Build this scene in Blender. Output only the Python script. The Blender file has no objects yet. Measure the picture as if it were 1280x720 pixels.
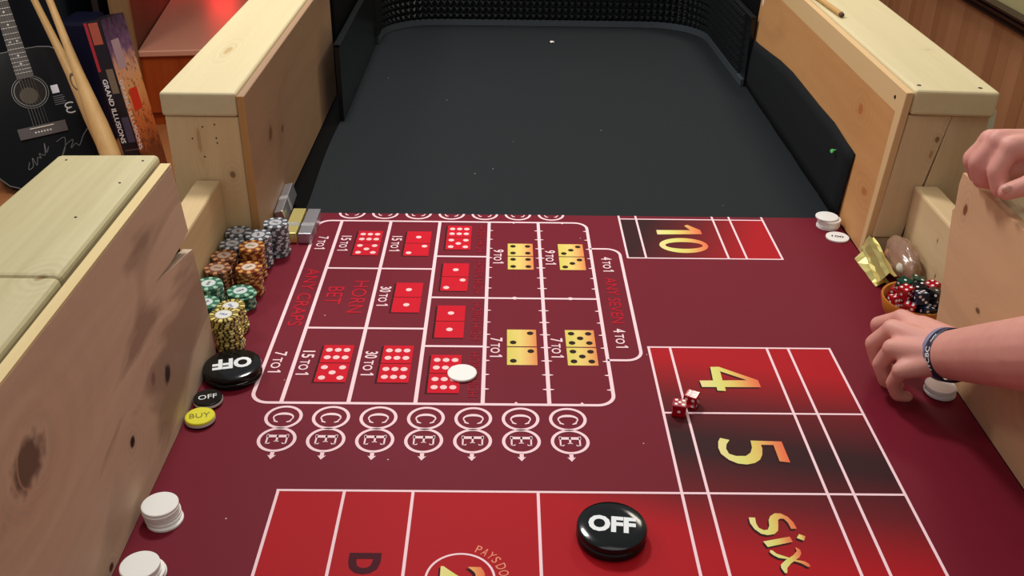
import bpy, bmesh, math, random
from mathutils import Vector, Matrix, Euler, noise
from mathutils.geometry import tessellate_polygon

random.seed(11)
C = bpy.context.scene.collection
SC = bpy.context.scene
PI = math.pi

# ------------------------------------------------------------------ camera
# z = 0 is the playing surface of the table, the room floor lies at FLOOR
FLOOR = -0.70
CAM_H, FPX, PITCH, YAW, ROLL = 0.75, 1228.84, 0.51596, 0.0120133, -0.0157575
fwd = Vector((math.sin(YAW)*math.cos(PITCH), math.cos(YAW)*math.cos(PITCH), -math.sin(PITCH)))
rgt = Vector((math.cos(YAW), -math.sin(YAW), 0))
dwn = fwd.cross(rgt)
r2 = rgt*math.cos(ROLL) + dwn*math.sin(ROLL)
d2 = dwn*math.cos(ROLL) - rgt*math.sin(ROLL)
cam = bpy.data.cameras.new('camera')
cam.sensor_width = 36.0
cam.lens = FPX*36.0/1280.0
cam.clip_start = 0.02
camo = bpy.data.objects.new('camera', cam)
C.objects.link(camo)
camo.matrix_world = Matrix(((r2.x, -d2.x, -fwd.x, 0), (r2.y, -d2.y, -fwd.y, 0), (r2.z, -d2.z, -fwd.z, CAM_H), (0, 0, 0, 1)))
SC.camera = camo

# ------------------------------------------------------------------ world, lamps, exposure
w = bpy.data.worlds.new('world'); SC.world = w; w.use_nodes = True
w.node_tree.nodes['Background'].inputs[0].default_value = (0.95, 0.95, 1.0, 1)
w.node_tree.nodes['Background'].inputs[1].default_value = 0.33
SC.view_settings.view_transform = 'Standard'
SC.view_settings.look = 'None'
SC.view_settings.gamma = 1.0
SC.view_settings.use_curve_mapping = False
SC.view_settings.exposure = 0.0

def area(name, loc, target, size, power, col, sy=None):
    l = bpy.data.lights.new(name, 'AREA'); l.shape = 'RECTANGLE'; l.size = size; l.size_y = sy or size
    l.energy = power; l.color = col
    o = bpy.data.objects.new(name, l); C.objects.link(o); o.location = loc
    o.rotation_euler = (Vector(target)-Vector(loc)).to_track_quat('-Z', 'Y').to_euler()
    return o
area('ceiling_lamp_far', (-0.35, 2.15, 1.75), (0.1, 1.3, 0), 0.28, 24, (1.0, 0.97, 0.93))
area('ceiling_lamp_near', (0.25, 0.85, 1.85), (0.1, 1.0, 0), 1.0, 6, (1.0, 0.95, 0.90))
area('ceiling_lamp_left', (-1.7, 2.2, 1.8), (-1.2, 2.6, -0.5), 0.5, 15, (1.0, 0.90, 0.78))
area('ceiling_lamp_right', (1.0, 3.2, 1.8), (1.3, 3.1, -0.3), 0.5, 18, (1.0, 0.90, 0.78))

# ------------------------------------------------------------------ helpers
def s2l(c):
    c = c/255.0
    return c/12.92 if c <= 0.04045 else ((c+0.055)/1.055)**2.4
def rgb(r, g, b): return (s2l(r), s2l(g), s2l(b), 1.0)

ORG = {}
def worg(o): return ORG.get(o.name, Vector((0, 0, 0)))

def thing(name, label, cat, loc=(0, 0, 0), group=None):
    o = bpy.data.objects.new(name, None); C.objects.link(o)
    o.empty_display_size = 0.05
    o.location = loc; ORG[o.name] = Vector(loc)
    o['label'] = label; o['category'] = cat
    if group: o['group'] = group
    return o

def tag(o, label, cat, group=None):
    o['label'] = label; o['category'] = cat
    if group: o['group'] = group
    return o

def from_bm(name, bm, mats, parent=None, loc=None, smooth=False):
    """bm is in world coordinates; the object's origin is its thing's origin (or loc)"""
    me = bpy.data.meshes.new(name)
    bmesh.ops.recalc_face_normals(bm, faces=bm.faces[:])
    if parent is not None: org = worg(parent)
    elif loc is not None: org = Vector(loc)
    else: org = Vector((0, 0, 0))
    if org.length > 0: bmesh.ops.translate(bm, verts=bm.verts[:], vec=-org)
    if smooth:
        for f in bm.faces: f.smooth = True
    bm.to_mesh(me); bm.free()
    if not isinstance(mats, (list, tuple)): mats = [mats]
    for m in mats: me.materials.append(m)
    o = bpy.data.objects.new(name, me); C.objects.link(o)
    if parent is not None: o.parent = parent
    else: o.location = org
    ORG[o.name] = org
    return o

def struct(name, bm, m, parent=None):
    o = from_bm(name, bm, m, parent)
    if parent is None: o['kind'] = 'structure'
    return o

def sharp_smooth(o, ang=40):
    me = o.data
    bm = bmesh.new(); bm.from_mesh(me)
    for e in bm.edges:
        if len(e.link_faces) == 2: e.smooth = e.calc_face_angle(0) < math.radians(ang)
    for f in bm.faces: f.smooth = True
    bm.to_mesh(me); bm.free()
    return o

def box_bm(x0, x1, y0, y1, z0, z1, bev=0.0, seg=2, bm=None):
    b = bmesh.new()
    bmesh.ops.create_cube(b, size=1.0)
    for v in b.verts:
        v.co = Vector(((x0+x1)/2 + v.co.x*(x1-x0), (y0+y1)/2 + v.co.y*(y1-y0), (z0+z1)/2 + v.co.z*(z1-z0)))
    if bev > 0: bmesh.ops.bevel(b, geom=b.edges[:], offset=bev, segments=seg, affect='EDGES', profile=0.5)
    if bm is None: return b
    me = bpy.data.meshes.new('tmp'); b.to_mesh(me); b.free(); bm.from_mesh(me); bpy.data.meshes.remove(me)
    return bm

def hexa_bm(p, bev=0.0, seg=2):
    """8 points: bottom 4 then top 4, both in the same winding"""
    bm = bmesh.new(); v = [bm.verts.new(q) for q in p]
    for f in ((0, 1, 2, 3), (4, 5, 6, 7), (0, 1, 5, 4), (1, 2, 6, 5), (2, 3, 7, 6), (3, 0, 4, 7)): bm.faces.new([v[i] for i in f])
    bmesh.ops.recalc_face_normals(bm, faces=bm.faces[:])
    if bev > 0: bmesh.ops.bevel(bm, geom=bm.edges[:], offset=bev, segments=seg, affect='EDGES', profile=0.5)
    return bm

def prism_bm(pts, frame, d):
    """extrude a 2d outline; frame = (origin, u, v, n)"""
    o, u, v, n = frame
    bm = bmesh.new()
    a = [bm.verts.new(o+u*p[0]+v*p[1]) for p in pts]
    b = [bm.verts.new(o+u*p[0]+v*p[1]+n*d) for p in pts]
    tri = tessellate_polygon([[Vector((p[0], p[1], 0)) for p in pts]])
    for t in tri:
        try: bm.faces.new([a[i] for i in t]); bm.faces.new([b[i] for i in reversed(t)])
        except ValueError: pass
    k = len(pts)
    for i in range(k): bm.faces.new((a[i], a[(i+1) % k], b[(i+1) % k], b[i]))
    return bm

def lathe_bm(prof, n, centre=(0, 0, 0), bm=None):
    """prof: list of (r, z); r=0 closes"""
    bm = bm or bmesh.new(); c = Vector(centre); rings = []
    for r, z in prof:
        if r < 1e-7: rings.append([bm.verts.new(c+Vector((0, 0, z)))])
        else: rings.append([bm.verts.new(c+Vector((r*math.cos(2*PI*i/n), r*math.sin(2*PI*i/n), z))) for i in range(n)])
    for a, b in zip(rings, rings[1:]):
        for i in range(n):
            j = (i+1) % n
            if len(a) == 1 and len(b) == 1: continue
            if len(a) == 1: bm.faces.new((a[0], b[j], b[i]))
            elif len(b) == 1: bm.faces.new((a[i], a[j], b[0]))
            else: bm.faces.new((a[i], a[j], b[j], b[i]))
    return bm

def tube_bm(path, rad, n=8, bm=None, caps=True):
    bm = bm or bmesh.new(); path = [Vector(p) for p in path]
    rr = rad if isinstance(rad, (list, tuple)) else [rad]*len(path)
    rings = []; prev = None
    for i, p in enumerate(path):
        t = (path[min(i+1, len(path)-1)]-path[max(i-1, 0)]).normalized()
        if prev is None:
            u = t.orthogonal().normalized()
        else:
            u = (prev-t*prev.dot(t)).normalized()
        prev = u; v = t.cross(u)
        rings.append([bm.verts.new(p+(u*math.cos(2*PI*k/n)+v*math.sin(2*PI*k/n))*rr[i]) for k in range(n)])
    for a, b in zip(rings, rings[1:]):
        for k in range(n): bm.faces.new((a[k], a[(k+1) % n], b[(k+1) % n], b[k]))
    if caps: bm.faces.new(rings[0][::-1]); bm.faces.new(rings[-1])
    return bm

# ------------------------------------------------------------------ materials
def mat(name, col=(0.8, 0.8, 0.8, 1), rough=0.5, metal=0.0, spec=0.5, trans=0.0, emit=None, estr=0.0, coat=0.0, sheen=0.0):
    m = bpy.data.materials.new(name); m.use_nodes = True
    b = m.node_tree.nodes['Principled BSDF']
    b.inputs['Base Color'].default_value = col; b.inputs['Roughness'].default_value = rough
    b.inputs['Metallic'].default_value = metal; b.inputs['Specular IOR Level'].default_value = spec
    b.inputs['Transmission Weight'].default_value = trans
    b.inputs['Coat Weight'].default_value = coat
    b.inputs['Sheen Weight'].default_value = sheen
    if emit: b.inputs['Emission Color'].default_value = emit; b.inputs['Emission Strength'].default_value = estr
    return m

class NT:
    def __init__(s, m): s.t = m.node_tree; s.b = s.t.nodes['Principled BSDF']
    def n(s, typ, **kw):
        o = s.t.nodes.new(typ)
        for k, v in kw.items(): setattr(o, k, v)
        return o
    def l(s, a, b): s.t.links.new(a, b)
    def val(s, x, sock):
        if hasattr(x, 'links') or hasattr(x, 'is_output'): s.l(x, sock)
        else: sock.default_value = x
    def math(s, op, a, b=None, c=None, clamp=False):
        o = s.n('ShaderNodeMath', operation=op, use_clamp=clamp); s.val(a, o.inputs[0])
        if b is not None: s.val(b, o.inputs[1])
        if c is not None: s.val(c, o.inputs[2])
        return o.outputs[0]
    def vmath(s, op, a, b=None):
        o = s.n('ShaderNodeVectorMath', operation=op); s.val(a, o.inputs[0])
        if b is not None: s.val(b, o.inputs[1])
        return o.outputs['Value'] if op in ('LENGTH', 'DOT_PRODUCT') else o.outputs[0]
    def obj(s): return s.n('ShaderNodeTexCoord').outputs['Object']
    def noise(s, vec, scale, detail=3, rough=0.5, dist=0.0):
        o = s.n('ShaderNodeTexNoise'); s.l(vec, o.inputs['Vector']); o.inputs['Scale'].default_value = scale
        o.inputs['Detail'].default_value = detail; o.inputs['Roughness'].default_value = rough; o.inputs['Distortion'].default_value = dist
        return o.outputs['Fac']
    def ramp(s, fac, stops, interp='LINEAR'):
        o = s.n('ShaderNodeValToRGB'); s.l(fac, o.inputs[0]); e = o.color_ramp.elements; o.color_ramp.interpolation = interp
        while len(e) < len(stops): e.new(0.5)
        for k, (p, c) in enumerate(stops): e[k].position = p; e[k].color = c
        return o.outputs[0]
    def mix(s, fac, a, b, blend='MIX'):
        o = s.n('ShaderNodeMix', data_type='RGBA', blend_type=blend); s.val(fac, o.inputs[0]); s.val(a, o.inputs[6]); s.val(b, o.inputs[7])
        return o.outputs[2]
    def sep(s, vec):
        o = s.n('ShaderNodeSeparateXYZ'); s.l(vec, o.inputs[0]); return o.outputs
    def bump(s, h, strength=0.3, dist=0.001):
        o = s.n('ShaderNodeBump'); o.inputs['Strength'].default_value = strength; o.inputs['Distance'].default_value = dist
        s.l(h, o.inputs['Height']); s.l(o.outputs[0], s.b.inputs['Normal'])
    def col(s, c): s.l(c, s.b.inputs['Base Color'])

def wood(name, light, dark, knots=(), grain='y', scale=14.0, rough=0.6, stretch=0.06, stain=None, ripple=0.0, contrast=1.0, blotch=0.0):
    """knots: (x, y, z, radius, stretch along grain, colour) in object coordinates"""
    m = mat(name, light, rough, spec=0.3); t = NT(m); co = t.obj()
    st = {'x': (stretch, 1, 1), 'y': (1, stretch, 1), 'z': (1, 1, stretch)}[grain]
    vec = co; kfac = None; kcol = []
    for (x, y, z, r, el, kc) in knots:
        d = t.vmath('SUBTRACT', co, (x, y, z))
        sc = {'x': (1/el, 1, 1), 'y': (1, 1/el, 1), 'z': (1, 1, 1/el)}[grain]
        ds = t.vmath('MULTIPLY', d, sc)
        ln = t.vmath('LENGTH', ds)
        wob = t.math('ADD', ln, t.math('MULTIPLY', t.math('SUBTRACT', t.noise(co, 60.0, 2), 0.5), r*0.9))
        near = t.math('POWER', 2.718, t.math('MULTIPLY', ln, -1.0/(r*2.2)))
        o = t.n('ShaderNodeVectorMath', operation='SCALE'); t.l(ds, o.inputs[0]); t.l(t.math('MULTIPLY', near, -0.85), o.inputs['Scale'])
        vec = t.vmath('ADD', vec, o.outputs[0])
        core = t.math('SUBTRACT', 1.0, t.math('DIVIDE', wob, r), clamp=True)
        core = t.math('MULTIPLY', core, 2.2, clamp=True)
        ring = t.math('MULTIPLY', near, t.math('ADD', 0.5, t.math('MULTIPLY', t.math('SINE', t.math('MULTIPLY', wob, 5.5/r)), 0.5)))
        kcol.append((core, ring, kc))
    mp = t.vmath('MULTIPLY', vec, st)
    n1 = t.noise(mp, scale, 4, 0.6, 0.4)
    n2 = t.noise(mp, scale*7, 3, 0.6)
    f = t.math('ADD', t.math('MULTIPLY', t.math('SUBTRACT', n1, 0.5), 1.7*contrast), t.math('MULTIPLY', t.math('SUBTRACT', n2, 0.5), 0.55*contrast))
    f = t.math('ADD', f, 0.45, clamp=True)
    c = t.mix(f, light, dark)
    if blotch:
        bl = t.math('MULTIPLY', t.math('SUBTRACT', t.noise(t.vmath('MULTIPLY', vec, tuple(0.35 if q < 1 else 1 for q in st)), 7.0, 3, 0.5, 1.2), 0.52), 9.0, clamp=True)
        c = t.mix(t.math('MULTIPLY', bl, blotch), c, tuple(k*0.62 for k in dark[:3])+(1,))
    for core, ring, kc in kcol:
        c = t.mix(t.math('MULTIPLY', ring, 0.45+ripple), c, tuple(k*0.75 for k in dark[:3])+(1,))
        c = t.mix(core, c, kc)
    if stain: c = stain(t, co, c)
    t.col(c)
    t.bump(t.math('ADD', n2, n1), 0.12, 0.002)
    return m

WHITE_CHIP = mat('white_chip_clay', rgb(242, 242, 236), 0.42)
PRINT_WHITE = mat('print_white', rgb(250, 214, 220), 0.8, spec=0.2)
PRINT_RED = mat('print_thin_red', rgb(188, 20, 42), 0.8, spec=0.2)
PRINT_DIM = mat('print_dim_red', rgb(160, 22, 40), 0.8, spec=0.2)
PRINT_DARK = mat('print_dark', rgb(72, 22, 34), 0.8, spec=0.2)
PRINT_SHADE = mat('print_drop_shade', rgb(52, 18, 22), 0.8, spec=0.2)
DIE_RED = mat('print_die_red', rgb(204, 8, 36), 0.75, spec=0.2)
PIP_PINK = mat('print_pip_pink', rgb(255, 205, 205), 0.75, spec=0.2)
PIP_DARK = mat('print_pip_dark', rgb(42, 26, 16), 0.75, spec=0.2)
BLACK_GLOSS = mat('black_gloss_plastic', (0.005, 0.006, 0.006, 1), 0.12, spec=0.35)
BLACK_MATTE = mat('black_matte', (0.008, 0.008, 0.009, 1), 0.8, spec=0.2)
PUCK_WHITE = mat('puck_white_print', rgb(235, 240, 240), 0.4)
YELLOW = mat('yellow_puck_plastic', rgb(226, 220, 20), 0.4)
SCREW = mat('dark_screw_steel', (0.02, 0.016, 0.012, 1), 0.5, metal=0.6)
GOLD_FOIL = mat('gold_foil', rgb(236, 222, 140), 0.34, metal=0.75)
SILVER_FOIL = mat('silver_foil', rgb(196, 198, 206), 0.3, metal=0.85)
STEEL = mat('steel_wire', (0.5, 0.48, 0.45, 1), 0.35, metal=1.0)

def fabric(name, col, rough, spec, speck=0.0, bump=0.25, scale=900.0, var=0.12, sheen=0.0):
    m = mat(name, col, rough, spec=spec, sheen=sheen); t = NT(m); co = t.obj()
    n = t.noise(co, scale, 2); big = t.noise(co, 5.0, 3)
    f = t.math('ADD', t.math('MULTIPLY', t.math('SUBTRACT', big, 0.5), var*2), t.math('MULTIPLY', t.math('SUBTRACT', n, 0.5), 0.25))
    c = t.mix(t.math('ADD', 0.5, f, clamp=True), tuple(k*0.8 for k in col[:3])+(1,), tuple(min(1, k*1.2) for k in col[:3])+(1,))
    if speck:
        v = t.n('ShaderNodeTexVoronoi'); t.l(co, v.inputs['Vector']); v.inputs['Scale'].default_value = 26.0
        near = t.math('LESS_THAN', v.outputs['Distance'], 0.028)
        sel = t.math('GREATER_THAN', t.sep(v.outputs['Color'])[0], 1.0-speck)
        c = t.mix(t.math('MULTIPLY', near, sel), c, rgb(205, 180, 180))
    t.col(c); t.bump(n, bump, 0.0006)
    return m
FELT = fabric('burgundy_layout_cloth', rgb(113, 20, 38), 0.62, 0.16, speck=0.35, bump=0.12)
MATBLACK = fabric('charcoal_table_cloth', rgb(27, 32, 35), 0.8, 0.2, speck=0.12, bump=0.3, scale=500)
LINING = fabric('black_wall_cloth', rgb(23, 25, 27), 0.85, 0.2, bump=0.3)
RUBBER = mat('black_rubber', (0.007, 0.008, 0.009, 1), 0.27, spec=0.55)
RUBBER_GLINT = mat('rubber_grey_highlight', (0.05, 0.06, 0.07, 1), 0.5, spec=0.4)  # grey highlight along the bumper's smooth foot, put into its colour

def band_red(name, mode):
    """printed red and near-black gradient of the betting boxes"""
    m = mat(name, rgb(160, 25, 32), 0.65, spec=0.16); t = NT(m); x, y, z = t.sep(t.vmath('ADD', t.obj(), (0.1, 0.9, 0)))
    if mode == 'number':
        yc = t.math('ADD', t.math('MULTIPLY', t.math('SUBTRACT', x, 0.33), -0.20), 0.925)
        d = t.math('ABSOLUTE', t.math('SUBTRACT', y, yc))
        f = t.math('DIVIDE', t.math('SUBTRACT', d, 0.015), 0.17, clamp=True)
    elif mode == 'ten':
        f = t.math('DIVIDE', t.math('ADD', t.math('SUBTRACT', x, 0.235), t.math('MULTIPLY', t.math('SUBTRACT', 1.5, y), 0.35)), 0.20, clamp=True)
    else:
        d = t.math('ADD', t.math('MULTIPLY', t.math('SUBTRACT', x, 0.20), -0.35), t.math('MULTIPLY', t.math('SUBTRACT', 0.86, y), 1.0))
        f = t.math('ADD', 0.45, t.math('DIVIDE', d, 0.12), clamp=True)
    t.col(t.ramp(f, [(0.0, rgb(54, 22, 26)), (0.45, rgb(104, 22, 29)), (1.0, rgb(172, 15, 27))]))
    return m
RED_NUM, RED_TEN, RED_PASS = band_red('print_red_number', 'number'), band_red('print_red_ten', 'ten'), band_red('print_red_line', 'pass')

def gold(name):
    m = mat(name, rgb(220, 190, 90), 0.7, spec=0.25); t = NT(m)
    g = t.n('ShaderNodeTexCoord').outputs['Generated']; x, y, z = t.sep(g)
    t.col(t.ramp(x, [(0.0, rgb(236, 220, 150)), (0.28, rgb(222, 222, 124)), (0.55, rgb(226, 200, 104)), (0.8, rgb(230, 150, 88)), (1.0, rgb(232, 108, 70))]))
    return m
GOLD_PRINT = gold('print_gold_gradient')

# ------------------------------------------------------------------ flat print helpers
def flat_bm(bm, outer, z, holes=()):
    loops = [[Vector((p[0], p[1], 0)) for p in outer]] + [[Vector((p[0], p[1], 0)) for p in h] for h in holes]
    flat = [p for l in loops for p in l]
    v = [bm.verts.new((p.x, p.y, z)) for p in flat]
    for t in tessellate_polygon(loops):
        a, b, c = (flat[i] for i in t)
        if abs((b-a).cross(c-a).z) < 1e-12: continue
        f = bm.faces.new([v[i] for i in t])
    return bm
def up(bm):
    for f in bm.faces:
        f.normal_update()
        if f.normal.z < 0: f.normal_flip()
def flat_obj(name, bm, m, parent):
    up(bm); me = bpy.data.meshes.new(name); org = worg(parent)
    bmesh.ops.translate(bm, verts=bm.verts[:], vec=-org)
    bm.to_mesh(me); bm.free(); me.materials.append(m)
    o = bpy.data.objects.new(name, me); C.objects.link(o); o.parent = parent; ORG[o.name] = org
    return o
def rect(bm, x0, x1, y0, y1, z): return flat_bm(bm, [(x0, y0), (x1, y0), (x1, y1), (x0, y1)], z)
def stroke(bm, pts, wd, z):
    """open poly line as a ribbon"""
    P = [Vector((p[0], p[1])) for p in pts]; L = []; R = []
    for i, p in enumerate(P):
        t = (P[min(i+1, len(P)-1)]-P[max(i-1, 0)]).normalized(); n = Vector((-t.y, t.x))*wd/2
        L.append(bm.verts.new((p.x+n.x, p.y+n.y, z))); R.append(bm.verts.new((p.x-n.x, p.y-n.y, z)))
    for i in range(len(P)-1): bm.faces.new((R[i], R[i+1], L[i+1], L[i]))
def arc(cx, cy, r, a0, a1, n):
    return [(cx+r*math.cos(math.radians(a0+(a1-a0)*i/n)), cy+r*math.sin(math.radians(a0+(a1-a0)*i/n))) for i in range(n+1)]
def ringsec(bm, cx, cy, r0, r1, a0, a1, n, z):
    a = arc(cx, cy, r0, a0, a1, n); b = arc(cx, cy, r1, a0, a1, n)
    va = [bm.verts.new((p[0], p[1], z)) for p in a]; vb = [bm.verts.new((p[0], p[1], z)) for p in b]
    for i in range(n): bm.faces.new((va[i], va[i+1], vb[i+1], vb[i]))

_tc = {}
def glyphs(s, bold=0.0):
    """unit text mesh: list of verts, faces, width, height (built-in font, converted to mesh)"""
    key = (s, bold)
    if key in _tc: return _tc[key]
    cu = bpy.data.curves.new('tmp', 'FONT'); cu.body = s; cu.size = 1.0; cu.offset = bold; cu.resolution_u = 3
    o = bpy.data.objects.new('tmp', cu); C.objects.link(o)
    me = bpy.data.meshes.new_from_object(o)
    V = [v.co.copy() for v in me.vertices]; F = [tuple(p.vertices) for p in me.polygons]
    bpy.data.objects.remove(o); bpy.data.curves.remove(cu); bpy.data.meshes.remove(me)
    x0 = min(v.x for v in V); x1 = max(v.x for v in V); y0 = min(v.y for v in V); y1 = max(v.y for v in V)
    V = [((v.x-x0)/(x1-x0), (v.y-y0)/(y1-y0)) for v in V]
    _tc[key] = (V, F, (x1-x0)/(y1-y0)); return _tc[key]
def put_text(bm, s, fn, bold=0.0):
    """fn maps unit text coordinates (0..1, 0..1) to a point"""
    V, F, asp = glyphs(s, bold)
    vs = [bm.verts.new(fn(*p)) for p in V]
    for f in F:
        try: bm.faces.new([vs[i] for i in f])
        except ValueError: pass
def side_text(bm, s, x0, x1, ya, yb, z, bold=0.02):
    """text whose letters' tops point to +x and which reads towards the camera, from ya down to yb"""
    put_text(bm, s, lambda u, v: (x0+(x1-x0)*v, ya+(yb-ya)*u, z), bold)

# ================================================================== THE ROOM
FLOORM = wood('orange_floor_boards', rgb(196, 128, 78), rgb(150, 84, 44), grain='y', scale=6, rough=0.45)
struct('floor', box_bm(-3.2, 2.2, -0.8, 6.0, FLOOR-0.05, FLOOR), FLOORM)
DARKWALL = mat('dim_brown_wall', rgb(70, 48, 36), 0.8)
struct('wall_back', box_bm(-3.2, 2.2, 5.9, 6.0, FLOOR, 1.9), DARKWALL)

# right wall: wooden boards, a dark moulded rail and the pale wall above it
PANEL = [wood('wall_board_%d' % i, a, b, grain='z', scale=9, rough=0.5, contrast=0.8, stretch=0.05) for i, (a, b) in enumerate([
    (rgb(172, 124, 86), rgb(150, 104, 70)), (rgb(166, 118, 80), rgb(144, 98, 66)), (rgb(178, 130, 92), rgb(156, 110, 76))])]
WX = 1.60
wr = struct('wall_right', box_bm(WX+0.012, WX+0.09, -0.8, 6.0, FLOOR, 1.9), mat('pale_olive_wall', rgb(176, 166, 118), 0.7))
y = 1.2; i = 0
meshes = {}
while y < 5.8:
    wd = (0.078, 0.066, 0.09)[i % 3]
    b = box_bm(WX, WX+0.014, y, y+wd-0.003, FLOOR, -0.040, 0.0025, 1)
    from_bm('panel_board', b, PANEL[(i*7) % 3], wr); y += wd; i += 1
RAILM = mat('dark_brown_rail', rgb(48, 30, 24), 0.35, spec=0.5)
prof = [(a_, (b_+0.075)*0.36-0.012) for a_, b_ in [(0, -0.075), (-0.018, -0.075), (-0.024, -0.066), (-0.024, -0.052), (-0.014, -0.045), (-0.014, -0.018), (-0.03, -0.008), (-0.03, 0.012), (-0.018, 0.02), (-0.018, 0.034), (-0.036, 0.042), (-0.036, 0.062), (0, 0.068)]]
struct('trim_1', prism_bm(prof, (Vector((WX, 0.8, -0.03)), Vector((1, 0, 0)), Vector((0, 0, 1)), Vector((0, 1, 0))), 5.0), RAILM)
struct('baseboard_right', box_bm(WX-0.014, WX, 0.8, 5.9, FLOOR, FLOOR+0.09, 0.004, 1), RAILM)

# left: brown panelled wall behind the low cabinet, with a pale jamb at its near end
wl_o = Vector((-1.462, 3.882, 0)); wl_d = Vector((-0.121, 0.835, 0)).normalized(); wl_n = Vector((wl_d.y, -wl_d.x, 0))
def slab(o, d, n, L, t, z0, z1, bev=0.0):
    a = o; b = o+d*L
    p = [a, b, b-n*t, a-n*t]
    return hexa_bm([Vector((q.x, q.y, z0)) for q in p]+[Vector((q.x, q.y, z1)) for q in p], bev, 1)
BROWNW = wood('brown_wall_panel', rgb(96, 54, 32), rgb(66, 36, 22), grain='z', scale=7, rough=0.5, stretch=0.05)
struct('wall_left', slab(wl_o, wl_d, wl_n, 2.0, 0.06, FLOOR, 1.6), BROWNW)
struct('trim_2', slab(wl_o-wl_d*0.035+wl_n*0.004, wl_d, wl_n, 0.035, 0.075, FLOOR, 1.6, 0.003), wood('pale_jamb_wood', rgb(150, 116, 78), rgb(118, 84, 54), grain='z'))

# low cabinet with a shiny pale top lit red by a small lamp
CABF = wood('orange_cabinet_front', rgb(186, 82, 30), rgb(140, 52, 18), grain='z', scale=8, rough=0.35, stretch=0.06)
t = thing('low_cabinet', 'low orange wooden cabinet with a shiny pale top lit red, against the brown wall', 'cabinet', (-1.0, 4.3, FLOOR))
def cab(o, u, L, t0, z0, z1, off, bev=0.0):
    return slab(wl_o+wl_n*0.002+wl_d*off, wl_d, wl_n*-1.0, L, t0, z0, z1, bev)
from_bm('top_panel', cab(0, 0, 1.5, 0.95, -0.405, -0.38, -0.015, 0.004), mat('cabinet_top_laminate', rgb(216, 150, 124), 0.42, spec=0.5), t)
from_bm('front_panel', slab(wl_o+wl_n*0.004+wl_d*0.0, wl_d, wl_n*-1.0, 0.02, 0.94, FLOOR+0.06, -0.406, 0.0), CABF, t)
from_bm('carcass', slab(wl_o+wl_n*0.006+wl_d*0.022, wl_d, wl_n*-1.0, 1.45, 0.93, FLOOR, -0.407), CABF, t)
# red lamp standing on the cabinet
lp = wl_o+wl_d*1.18+wl_n*0.20
t = thing('red_lamp', 'small red glowing lamp standing at the back of the low cabinet', 'lamp', (lp.x, lp.y, -0.38))
from_bm('base', lathe_bm([(0, -0.38), (0.05, -0.38), (0.05, -0.365), (0.012, -0.355), (0.012, -0.30), (0, -0.30)], 20, (lp.x, lp.y, 0)), BLACK_GLOSS, t)
from_bm('glowing_shade', lathe_bm([(0, -0.30), (0.05, -0.285), (0.075, -0.24), (0.075, -0.19), (0.05, -0.15), (0, -0.135)], 24, (lp.x, lp.y, 0)), mat('red_lamp_glow', rgb(200, 20, 20), 0.4, emit=(1, 0.03, 0.03, 1), estr=12.0), t, smooth=True)

# ================================================================== TABLE
PINE_A, PINE_B = rgb(222, 206, 156), rgb(196, 172, 118)
TABLEWOOD = wood('table_carcass_wood', rgb(190, 160, 110), rgb(150, 116, 72), grain='y')
t = thing('craps_table', 'long wooden table with a black painted top under the cloths', 'table', (0.1, 1.5, FLOOR))
from_bm('table_top', box_bm(-0.56, 0.80, 0.05, 3.02, -0.026, -0.004), mat('black_painted_board', (0.004, 0.004, 0.004, 1), 0.9, spec=0.05), t)
for x in (-0.53, 0.70):
    for y in (0.15, 1.5, 2.85): from_bm('leg', box_bm(x, x+0.07, y, y+0.09, FLOOR, -0.0265, 0.004, 1), TABLEWOOD, t)

# charcoal cloth of the far half: flat, slightly wavy edge on the left
bm = bmesh.new(); N = 44; L = []; R = []
for k in range(N+1):
    y = 1.587+(2.895-1.587)*k/N
    xl = -0.356+0.004*math.sin(y*9)+(0.012*max(0, (y-2.3)/0.5)); xr = 0.5945
    L.append((xl, y)); R.append((xr, y))
cols = 14; grid = []
for k in range(N+1):
    row = []
    for j in range(cols+1):
        x = L[k][0]+(R[k][0]-L[k][0])*j/cols; y = L[k][1]
        row.append(bm.verts.new((x, y, -0.0015+0.0004*noise.noise(Vector((x*7, y*7, 0))))))
    grid.append(row)
for k in range(N):
    for j in range(cols): bm.faces.new((grid[k][j], grid[k][j+1], grid[k+1][j+1], grid[k+1][j]))
low = bmesh.ops.extrude_face_region(bm, geom=bm.faces[:])
for v in [g for g in low['geom'] if isinstance(g, bmesh.types.BMVert)]: v.co.z = -0.0038
o = from_bm('table_cloth', bm, MATBLACK, loc=(0.1, 2.2, -0.002), smooth=False)
tag(o, 'plain charcoal cloth covering the far half of the table', 'cloth')

# black cloth folded up the right wall, wavy top edge
bm = bmesh.new(); rows = []
topz = [(1.572, 0.128), (1.62, 0.132), (1.70, 0.138), (1.80, 0.137), (1.90, 0.138), (2.0, 0.139), (2.1, 0.134), (2.2, 0.124), (2.3, 0.115), (2.36, 0.112)]
for y, z in topz:
    yb = y if y > 1.6 else y+0.006
    row = []
    for j in range(7):
        f = j/6; zz = -0.0012+f*(z+0.0012)
        row.append(Vector((0.5960+0.048*zz-0.0015*math.sin(f*PI)+0.0008*math.sin(y*31+f*4), y+(yb-y)*(1-f), zz)))
    rows.append(row)
va = [[bm.verts.new(p-Vector((0.0035, 0, 0))) for p in r] for r in rows]
for a, b in zip(va, va[1:]):
    for j in range(6): bm.faces.new((a[j], a[j+1], b[j+1], b[j]))
ex = bmesh.ops.extrude_face_region(bm, geom=bm.faces[:])
for v in [g for g in ex['geom'] if isinstance(g, bmesh.types.BMVert)]: v.co.x += 0.003
o = from_bm('wall_lining', bm, LINING, loc=(0.6, 1.95, 0), smooth=True)
tag(o, 'black cloth strip folded up the inside of the right far rail', 'cloth')

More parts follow.
